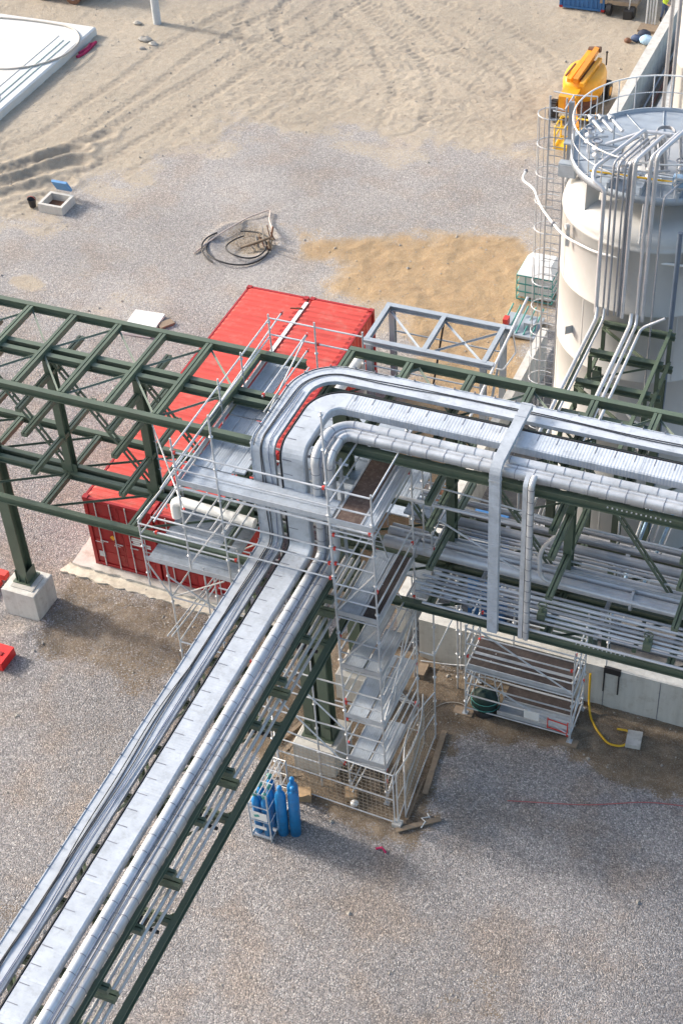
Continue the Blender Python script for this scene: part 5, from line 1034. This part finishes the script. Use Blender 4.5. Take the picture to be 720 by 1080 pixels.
def person(name, label, base, pose, heading, mats, hat):
    J = {k: Vector(v) for k, v in pose.items()}
    order = ['pelvis','spine','chest','neck','head','crown','shL','elL','wrL','haL','shR','elR','wrR','haR','hipL','knL','anL','toL','hipR','knR','anR','toR']
    rad = dict(pelvis=.15,spine=.14,chest=.165,neck=.06,head=.095,crown=.085,shL=.075,elL=.05,wrL=.035,haL=.035,shR=.075,elR=.05,wrR=.035,haR=.035,hipL=.10,knL=.07,anL=.05,toL=.045,hipR=.10,knR=.07,anR=.05,toR=.045)
    E_ = [('pelvis','spine'),('spine','chest'),('chest','neck'),('neck','head'),('head','crown'),('chest','shL'),('shL','elL'),('elL','wrL'),('wrL','haL'),('chest','shR'),('shR','elR'),('elR','wrR'),('wrR','haR'),('pelvis','hipL'),('hipL','knL'),('knL','anL'),('anL','toL'),('pelvis','hipR'),('hipR','knR'),('knR','anR'),('anR','toR')]
    for S_ in ('L', 'R'):
        h = J['ha'+S_]; d = (h-J['wr'+S_]).normalized(); sd_ = d.orthogonal().normalized()
        for q_ in range(4): J['f%s%d' % (S_, q_)] = h+d*(.075-.008*abs(q_-1.5))+sd_*(q_-1.5)*.022; rad['f%s%d' % (S_, q_)] = .009; order.append('f%s%d' % (S_, q_)); E_.append(('ha'+S_, 'f%s%d' % (S_, q_)))
        J['t'+S_] = h+sd_*.05+d*.01; rad['t'+S_] = .011; order.append('t'+S_); E_.append(('ha'+S_, 't'+S_))
    me = bpy.data.meshes.new('body'); me.from_pydata([J[k] for k in order], [(order.index(p), order.index(q_)) for p, q_ in E_], []); o = bpy.data.objects.new('body_tmp', me); COL.objects.link(o)
    sk = o.modifiers.new('s', 'SKIN'); 
    for i, k in enumerate(order): me.skin_vertices[0].data[i].radius = (rad[k], rad[k]); me.skin_vertices[0].data[i].use_root = (k == 'pelvis')
    o.modifiers.new('ss', 'SUBSURF').levels = 2; dg = bpy.context.evaluated_depsgraph_get(); ev = o.evaluated_get(dg); nm_ = bpy.data.meshes.new_from_object(ev); bpy.data.objects.remove(o)
    for m_ in mats: nm_.materials.append(m_)
    pts_ = {k: J[k] for k in order}
    for p in nm_.polygons:
        c_ = p.center; k = min(pts_, key=lambda q_: (pts_[q_]-c_).length)
        p.material_index = 0 if k in ('head','crown','neck','haL','haR','wrL','wrR','tL','tR') or k[0] == 'f' else (1 if k in ('spine','chest','shL','shR','elL','elR') else (3 if k in ('anL','anR','toL','toR') else 2)); p.use_smooth = True
    o = bpy.data.objects.new(name, nm_); COL.objects.link(o); o.location = base; o.rotation_euler = (0, 0, heading); tag(o, label, 'person')
    hd = J['head']; b_ = MB(); b_.lathe([(.17,-.01),(.165,.02),(.13,.02),(.12,.1),(.07,.15),(0,.165)], (hd.x, hd.y, hd.z+.06), 18)
    hm = bpy.data.meshes.new('helmet'); hm.from_pydata([tuple(v) for v in b_.v], [], b_.f); hm.materials.append(hat); ho = bpy.data.objects.new('helmet', hm); COL.objects.link(ho); ho.parent = o
    f_ = MB(); f_.ball((hd.x, hd.y-.11, hd.z), .02, 6); 
    for e in (-.035, .035): f_.ball((hd.x+e, hd.y-.092, hd.z+.03), .011, 6, 1)
    for e in (-.1, .1): f_.ball((hd.x+e, hd.y, hd.z), .022, 6)
    f_.cbox(hd.x, hd.y-.093, hd.z-.045, .045, .01, .01, 1)
    fm = bpy.data.meshes.new('face'); fm.from_pydata([tuple(v) for v in f_.v], [], f_.f); fm.materials.append(SKIN); fm.materials.append(BLACK); fm.polygons.foreach_set('material_index', f_.mi); fo = bpy.data.objects.new('face', fm); COL.objects.link(fo); fo.parent = o
    return o
pose = dict(pelvis=(0,0,.95),spine=(0,-.02,1.12),chest=(0,-.06,1.34),neck=(0,-.08,1.50),head=(0,-.12,1.62),crown=(0,-.12,1.70),shL=(.2,-.06,1.40),elL=(.27,-.16,1.14),wrL=(.2,-.38,1.06),haL=(.17,-.46,1.06),shR=(-.2,-.06,1.40),elR=(-.28,-.14,1.13),wrR=(-.18,-.36,1.0),haR=(-.15,-.44,.99),hipL=(.10,0,.88),knL=(.12,-.05,.50),anL=(.13,.03,.09),toL=(.14,-.14,.04),hipR=(-.10,0,.88),knR=(-.13,.02,.49),anR=(-.14,.12,.09),toR=(-.16,-.05,.04))
person('person', 'worker in a lime vest, helmet and blue trousers standing by the far wall', (-.25, 31.7, .02), pose, R(70), [SKIN, LIME, TROUS, BLACK], WHITE)

# ------------------------------------------------------------------ top left: slab, cables, vehicle, post, manhole, bits
t = thing('concrete_slab', 'big pale concrete slab with cables on it at the upper left edge', 'slab', (-31, 18, 0))
MB().prof([(-16,0),(0,0),(0,.42),(-.10,.47),(-16,.47)], (-27.35, 2, -.05), (-27.35, 22.3, -.05)).build('slab_body', SLABW, t)
MB().box(-43,-28.7,3,20.9,.422,.445).build('slab_top_panel', mat('cream_screed', (.60,.595,.565), .7, 0, .08, .5, dirt=(.52,.51,.47), dirt_amt=.3), t)
for x in (-27.9, -28.25): MB().box(x, x+.05, 6, 20.5, .43, .455).build('form_strip', mat('blue_grey_foil', (.42,.5,.47), .5) , t)
tag(MB().tube(bend([(-38,18.2,.49),(-33,17.2,.49),(-29.5,16.6,.47),(-28.0,17.6,.47),(-27.2,18.9,.47),(-27.2,20.6,.49),(-28.4,21.9,.47),(-31,22.0,.47),(-40,21.0,.47)], 1.6, 10), .05, 8).build('grey_hose', HOSEG), 'long grey hose looping round the corner of the pale slab', 'hose')
tag(MB().tube(bend([(-36,15.6,.47),(-31,15.9,.49),(-29,15.2,.47),(-28,14.0,.47)], 1, 8), .03, 6).build('dark_cable', CABLE), 'thin dark cable across the lower part of the pale slab', 'cable')
tag(MB().tube([(-27.15,20.1,.03),(-26.95,20.7,.1),(-27.1,21.1,.06),(-26.85,21.3,.12),(-26.9,20.2,.03),(-27.05,19.7,.05)], .09, 6).build('webbing_strap', MAG), 'crumpled magenta strap on the sand by the slab corner', 'strap')
t = thing('flatbed_vehicle', 'muddy wheels and underbody of a vehicle cut off by the top left edge', 'vehicle', (-31.5, 26.2, 0))
for x in (-32.3, -30.4):
    for y in (25.3, 27.4):
        w_ = MB(); w_.tube([(x,y-.16,.48),(x,y+.16,.48)], .48, 20); wo = w_.build('wheel', RUST, t); MB().tube([(x,y-.18,.48),(x,y-.15,.48)], .24, 14).build('rim', GREYP, wo)
MB().box(-33.6,-29.6,25.3,27.4,.75,1.0).build('chassis', RUST, t); MB().box(-33.6,-29.6,25.9,27.4,1.0,1.9).build('body', GREYP, t); MB().cbox(-31.5,25.4,.75,.35,.2,.5).build('tank_box', REDC, t)
t = thing('concrete_post', 'tall grey round post standing on the sand near the top edge', 'post', (-24.95, 24.4, 0)); MB().tube([(-24.95,24.4,-.1),(-24.95,24.4,2.9)], .21, 20).build('post_body', mat('pale_grey_plastic', (.5,.54,.58), .5), t)
t = thing('manhole', 'square concrete manhole with an open blue lid on the sand', 'manhole', (-20.7, 6.8, 0)); mx_, my_ = -20.7, 6.9
b_ = MB(); b_.box(mx_-.6,mx_+.6,my_-.55,my_-.42,-.1,.38).box(mx_-.6,mx_+.6,my_+.42,my_+.55,-.1,.38).box(mx_-.6,mx_-.47,my_-.42,my_+.42,-.1,.38).box(mx_+.47,mx_+.6,my_-.42,my_+.42,-.1,.38); b_.build('frame', CONC, t)
MB().box(mx_-.47,mx_+.47,my_-.42,my_+.42,-.05,.05).build('inside', RUST, t); MB().obox((mx_-.1,my_+.75,.62),(.75,0,0),(0,.1,.05),(0,-.3,.55)).build('lid', mat('blue_plastic_lid', (.1,.3,.6), .5), t)
t = thing('bucket', 'black bucket on the sand left of the manhole', 'bucket', (-21.75, 6.6, 0)); MB().lathe([(.14,0),(.19,.36),(.20,.38),(.18,.36),(.13,.04),(0,.04)], (-21.75,6.6,.02), 18).build('bucket_body', BLACK, t); MB().tube([(-21.75+.19*math.cos(R(k)),6.6,.38+.14*math.sin(R(k))) for k in range(0,181,20)], .01, 5).build('handle', REDC, t)
rr = random.Random(9)
def rock(x, y, s_, sd_, m_=STONE, z=0):
    r_ = random.Random(sd_); b_ = MB(); b_.ball((0,0,0), 1, 10); b_.v = [(p[0]*s_*r_.uniform(.8,1.2)+x, p[1]*s_*.7*r_.uniform(.8,1.2)+y, max(-.02, p[2]*s_*.45*r_.uniform(.8,1.2))+s_*.2+z) for p in b_.v]; b_.sm = [False]*len(b_.sm); return b_.build('rock', m_)
for i, (x, y, s_, lb) in enumerate(((-24.6,22.4,.38,'larger flat rock just below the grey post'),(-24.0,22.1,.25,'small flat rock right of the larger one below the post'),(-25.9,24.0,.26,'flat rock on the sand left of the grey post'),(-24.3,21.5,.2,'smallest rock below the grey post'))): tag(rock(x, y, s_, i), lb, 'rock')
t = thing('white_board', 'white insulation board lying on the gravel behind the left rack', 'board', (-12.9,.2,0)); MB().obox((-12.95,.25,.07),(1.25,.1,0),(-.12,1.5,0),(0,0,.12)).build('board', WHITE, t); MB().obox((-12.1,.55,.05),(.35,.5,0),(-.3,.2,0),(0,0,.08)).build('broken_piece', WOOD, t)
MB().obox((-13.0,-.1,.15),(1.0,.1,0),(0,.25,0),(0,0,.02)).build('foil_strip', WHITE, t)
# dug pit with coiled rods
t = thing('cable_coil', 'dark coil of cable loops spread round the dug pit in the gravel', 'coil', (-11.8, 6.8, 0))
for k, (r_, cx_, cy_, z, a0_, a1_) in enumerate(((1.35,-11.7,6.3,.12,-200,120),(.85,-11.35,6.35,.18,-240,90),(1.5,-11.75,6.35,.10,150,260))):
    MB().tube([(cx_+r_*math.cos(R(q_)), cy_+r_*.95*math.sin(R(q_)), z+.06*math.sin(R(q_*2.3+k))) for q_ in range(a0_, a1_, 10)], .035, 6).build('cable_loop', BLACK, t)
t = thing('pit_debris', 'rusty stakes and roots sticking up at the right of the dug pit', 'debris', (-10.6, 7.0, 0))
for k in range(14):
    x, y = -10.75+rr.uniform(-.45,.45), 7.0+rr.uniform(-.5,.5); MB().tube([(x,y,-.05),(x+rr.uniform(-.4,.4),y+rr.uniform(-.3,.3),rr.uniform(.25,.95))], rr.uniform(.02,.05), 5).build('stake', (RUST, WOOD, STONE)[k%3], t)
for k in range(3): MB().tube([(-11.6+.2*k,6.3+.2*k,.1),(-10.5,6.9,.45)], .05, 6).build('bundle', WOOD, t)
tag(MB().tube(bend([(-13.3,5.4,.06),(-12.9,7.0,.1),(-12.3,8.5,.12),(-11.6,9.4,.15),(-11.4,8.7,.1),(-10.7,7.6,.3)], .3), .035, 6).build('pale_rope', mat('pale_rope_fibre', (.5,.42,.38), .9)), 'pale rope edging the upper left of the dug pit', 'rope')

# ------------------------------------------------------------------ left edge red items
tag(MB().box(-13,-10.35,-14.0,-13.75,.2,.42).build('red_beam', REDC), 'red beam on the gravel entering at the left edge behind the column', 'beam')
tag(MB().box(-10.75,-10.5,-15.5,-14.0,.02,.2).build('red_beam', REDC), 'red beam lying lengthwise left of the leftmost pedestal', 'beam')
t = thing('red_barrier_block', 'bright red plastic block at the left edge near the bottom', 'barrier', (-9.1,-17.1,0)); MB().box(-10.2,-8.45,-17.3,-16.55,.0,.36).build('block', mat('bright_red_plastic', (.7,.03,.03), .4), t)
for x in (-8.7,-9.1): MB().box(x-.07,x+.07,-17.0,-16.86,.36,.39).build('socket', REDD, t)

# ------------------------------------------------------------------ fence, bottles and site litter round the tower foot
def fence_panel(p0, p1, label, h=2.15, n=26, sag=0):
    p0, p1 = Vector((*p0, 0)), Vector((*p1, 0)); t = thing('mesh_fence', label, 'fence', tuple((p0+p1)/2), 'mesh fence panels round the tower foot'); d = p1-p0; nr = Vector((-d.y, d.x, 0)).normalized()
    f = lambda s_, z: p0+d*s_+Vector((0,0,z))+nr*sag*math.sin(math.pi*s_)*z/h
    for s_ in (0, 1): MB().tube([f(s_, .02), f(s_, h)], .022, 8).build('post', GALVL, t)
    for z in (.12, 1.08, h): MB().tube([f(k/8, z) for k in range(9)], .02, 8).build('frame_rail', GALVL, t)
    b_ = MB()
    for k in range(1, n): b_.tube([f(k/n, .1), f(k/n, h)], .0065, 4, cap=False)
    for k in range(1, 14): b_.tube([f(q_/6, .1+(h-.1)*k/14) for q_ in range(7)], .0065, 4, cap=False)
    b_.build('wire_mesh', MESHM, t); return t
fence_panel((1.35,-18.3), (4.78,-18.42), 'front mesh fence panel with the double column behind it')
fence_panel((4.85,-18.35), (4.55,-15.5), 'right mesh fence panel, sagging outward beside the planks', sag=-.22)
fence_panel((4.98,-18.1), (4.78,-15.2), 'second right mesh fence panel leaning against the first', h=2.0, sag=.3)
fence_panel((.9,-17.6), (1.3,-18.28), 'short left mesh fence panel half hidden under the pipe bridge', n=8)
tag(MB().box(4.72,4.98,-18.52,-18.3,0,.14).build('fence_foot', CONCD), 'concrete foot under the front right fence corner', 'fence foot')
def gas_bottle(x, y, label, lean=(0, 0), r_=.115, h=1.5, z=.12):
    t = thing('gas_bottle', label, 'gas bottle', (x, y, z), 'blue gas bottles in and beside the rack'); b_ = MB(); b_.lathe([(0,0),(r_,0),(r_,h-.18),(r_*.86,h-.09),(r_*.45,h),(r_*.32,h+.03),(r_*.32,h+.07)], (x, y, z), 20); b_.build('bottle_body', BLUE, t)
    MB().lathe([(.055,h+.06),(.07,h+.1),(.07,h+.2),(.05,h+.23),(0,h+.23)], (x, y, z), 12).build('valve_cap', (TEAL if lean[0] == 0 else BLUE), t); t.rotation_euler = (lean[1], lean[0], 0); return t
t = thing('bottle_rack', 'grey wire rack holding blue gas bottles at the gravel edge', 'bottle rack', (1.55,-19.85,0)); RX0, RX1, RY0, RY1 = 1.28, 1.86, -20.12, -18.85
MB().box(RX0,RX1,RY0,RY1,.06,.11).build('floor_plate', GALV, t)
for x in (RX0, RX1):
    for y in (RY0, RY1): MB().tube([(x,y,0),(x,y,2.0)], .024, 6).build('post', GALV, t)
for z in (.12,.8,1.4,2.0): MB().tube([(RX0,RY0,z),(RX1,RY0,z),(RX1,RY1,z),(RX0,RY1,z),(RX0,RY0,z)], .018, 6).build('frame_rail', GALVL, t)
b_ = MB()
for k in range(1, 5): x = RX0+(RX1-RX0)*k/5; b_.tube([(x,RY0,2.0),(x,RY1,2.0)], .014, 5)
for k in range(1, 3): y = RY0+(RY1-RY0)*k/3; b_.tube([(RX0,y,2.01),(RX1,y,2.01)], .014, 5)
b_.build('roof_bars', GALVL, t); sg = MB().box(RX0+.05,RX1-.04,RY0-.03,RY0-.02,.9,1.22).build('sign_plate', WHITE, t); MB().obox((RX0+.24,RY0-.036,1.07),(.14,0,.06),(0,.008,0),(-.03,0,.08)).build('sign_mark', TEAL, sg); MB().box(RX0+.05,RX1-.1,RY0-.03,RY0-.02,.5,.62).build('lower_sign', WHITE, t)
for i, (x, y) in enumerate(((1.43,-19.95),(1.71,-19.95),(1.43,-19.62),(1.71,-19.62),(1.57,-19.3))): gas_bottle(x, y, ['blue gas bottle in the rack, front left behind the signs','blue gas bottle in the rack, front right behind the signs','blue gas bottle in the middle row of the rack, left','blue gas bottle in the middle row of the rack, right','blue gas bottle alone at the back of the rack'][i])
gas_bottle(2.03, -19.72, 'blue gas bottle standing outside the rack, touching its right side', (.02,.0), z=.02, h=1.8, r_=.155); gas_bottle(2.2, -19.3, 'rearmost loose blue gas bottle right of the rack', (.03,.02), z=.02, h=1.8, r_=.155); gas_bottle(2.35, -19.62, 'loose blue gas bottle furthest right of the rack', (.03,.0), z=.02, h=1.8, r_=.155)
tag(MB().obox((2.1,-18.45,.16),(.38,.12,0),(-.1,.3,.0),(0,0,.3)).add([(1.93,-18.6,.31),(2.3,-18.5,.31),(2.2,-18.7,.42),(1.95,-18.8,.40)],[(0,1,2,3)]).build('cardboard_box', CARD), 'open brown cardboard box lying outside the front fence panel', 'box')
tag(MB().obox((3.3,-17.95,.12),(.3,.15,0),(-.15,.35,0),(0,0,.22)).build('cardboard_box', CARD), 'small brown box inside the front fence panel', 'box')
tag(MB().ball((3.5,-18.2,.1),.12,12,0,(1,1,.8)).build('white_bucket_lid', WHITE), 'small white tub beside the brown box behind the front fence', 'tub')
for i, (p, q_, w_, lb) in enumerate((((4.9,-18.62),(5.9,-17.85),.14,'timber plank lying diagonally outside the fence corner'),((5.2,-17.2),(4.95,-14.9),.16,'long timber plank lying beside the right fence panels'),((5.05,-18.2),(5.0,-16.9),.06,'thin batten beside the right fence panels'),((.6,-17.0),(1.0,-15.9),.12,'timber plank on the soil left of the double column'),((.9,-17.2),(1.2,-16.2),.12,'second timber plank on the soil left of the double column'),((3.3,-16.7),(3.9,-17.6),.3,'broad board on the soil under the tower'),((1.0,-18.1),(1.8,-17.75),.1,'short batten behind the left end of the front fence'))):
    p, q_ = Vector((*p, .06)), Vector((*q_, .07)); d = q_-p; s_ = Vector((-d.y, d.x, 0)).normalized()*w_; tag(MB().obox((p+q_)/2, d, s_, (0,0,.045)).build('timber_plank', WOOD), lb, 'plank')
tag(MB().box(3.4,3.68,-13.2,-12.65,0,.16).build('timber_block', WOOD), 'squared timber block at the left end of the concrete wall', 'timber')
b_ = MB(); rr = random.Random(3)
b_.tube([(5.5,-18.3,.05),(5.55,-18.1,.1),(5.4,-18.0,.05),(5.6,-17.9,.08),(5.5,-17.8,.05)], .02, 5); tag(b_.build('wire_offcut', WHITE), 'twisted white wire offcut near the diagonal plank', 'wire')
# tarp-covered reel, yellow hose, slab, hanging frame
t = thing('covered_drum', 'dark green tarpaulin bundle under the left end of the low scaffold box', 'drum', (5.85,-14.1,0)); b_ = MB(); b_.ball((0,0,0),1,28)
b_.v = [(5.78+(1+.22*float(vnoise(np.array(p[0]*3+9), np.array(p[2]*3+p[1]*2+9), 3)-.5))*.40*p[0], -13.72+(1+.3*float(vnoise(np.array(p[1]*3+5), np.array(p[2]*3+5), 4)-.5))*.34*p[1], max(.0, .46+(1+.35*float(vnoise(np.array(p[0]*4+3), np.array(p[1]*4+7), 5)-.5))*.46*p[2])) for p in b_.v]; b_.build('tarp', TARP, t)
MB().lathe([(.34,0),(.36,.12),(.30,.2)], (5.78,-13.72,.0), 18).build('drum_base', BLACK, t)
for z in (.35, .6): MB().tube([(5.78+.42*math.cos(R(q_)), -13.72+.36*math.sin(R(q_)), z) for q_ in range(0, 361, 20)], .012, 5).build('tie_rope', TEAL, t)
hp = bend([(8.5,-12.45,1.3),(8.55,-12.6,.3),(8.7,-12.95,.06),(9.0,-13.35,.05),(9.45,-13.75,.05),(9.85,-13.72,.06),(10.05,-13.4,.07),(9.9,-13.1,.08),(9.55,-13.15,.08)], .35, 8)
tag(MB().tube(hp, .033, 10).build('yellow_hose', HOSEY), 'yellow hose hanging over the concrete wall and curling on the soil', 'hose')
tag(MB().obox((10.1,-13.35,.06),(.42,.05,0),(-.06,.55,0),(0,0,.14)).build('paving_slab', CONCD), 'square concrete slab inside the curl of the yellow hose', 'slab')
t = thing('hose_bracket', 'dark forked bracket hanging over the top of the concrete wall', 'bracket', (9.1,-12.3,0)); MB().box(8.88,9.36,-12.46,-12.38,1.5,1.72).build('hook', BLACK, t)
for x in (8.9, 9.32): MB().box(x-.02,x+.02,-12.45,-12.42,.7,1.5).build('prong', BLACK, t)
tag(MB().tube([(5.0+.75*math.cos(R(k)),-14.7+.95*math.sin(R(k)),.05) for k in range(60,300,12)], .012, 5).build('thin_cable', HOSEG), 'thin pale cable curving on the soil left of the low scaffold box', 'cable')
tag(MB().tube(bend([(3.4,-12.7,.2),(4.3,-12.6,.25),(5.1,-12.6,.5)], .3), .02, 6).build('thin_pipe', GALVL), 'thin pipe lying along the foot of the concrete wall', 'pipe')
tag(MB().tube(bend([(7.4,-16.6,.02),(9.5,-16.0,.03),(11,-15.3,.02),(13,-14.9,.02)], .5), .014, 5).build('red_cable', mat('pinkish_red_cable', (.4,.12,.12), .7)), 'thin reddish cable running across the gravel at the right', 'cable')
tag(MB().tube([(4.6,-19.35,.03),(4.75,-19.3,.1),(4.9,-19.38,.03)], .035, 6).build('red_rag', MAG), 'small crimson rag on the gravel below the fence corner', 'rag')
for i, (x, y) in enumerate(((5.8,-13.2), (6.6,-13.0))):
    pass
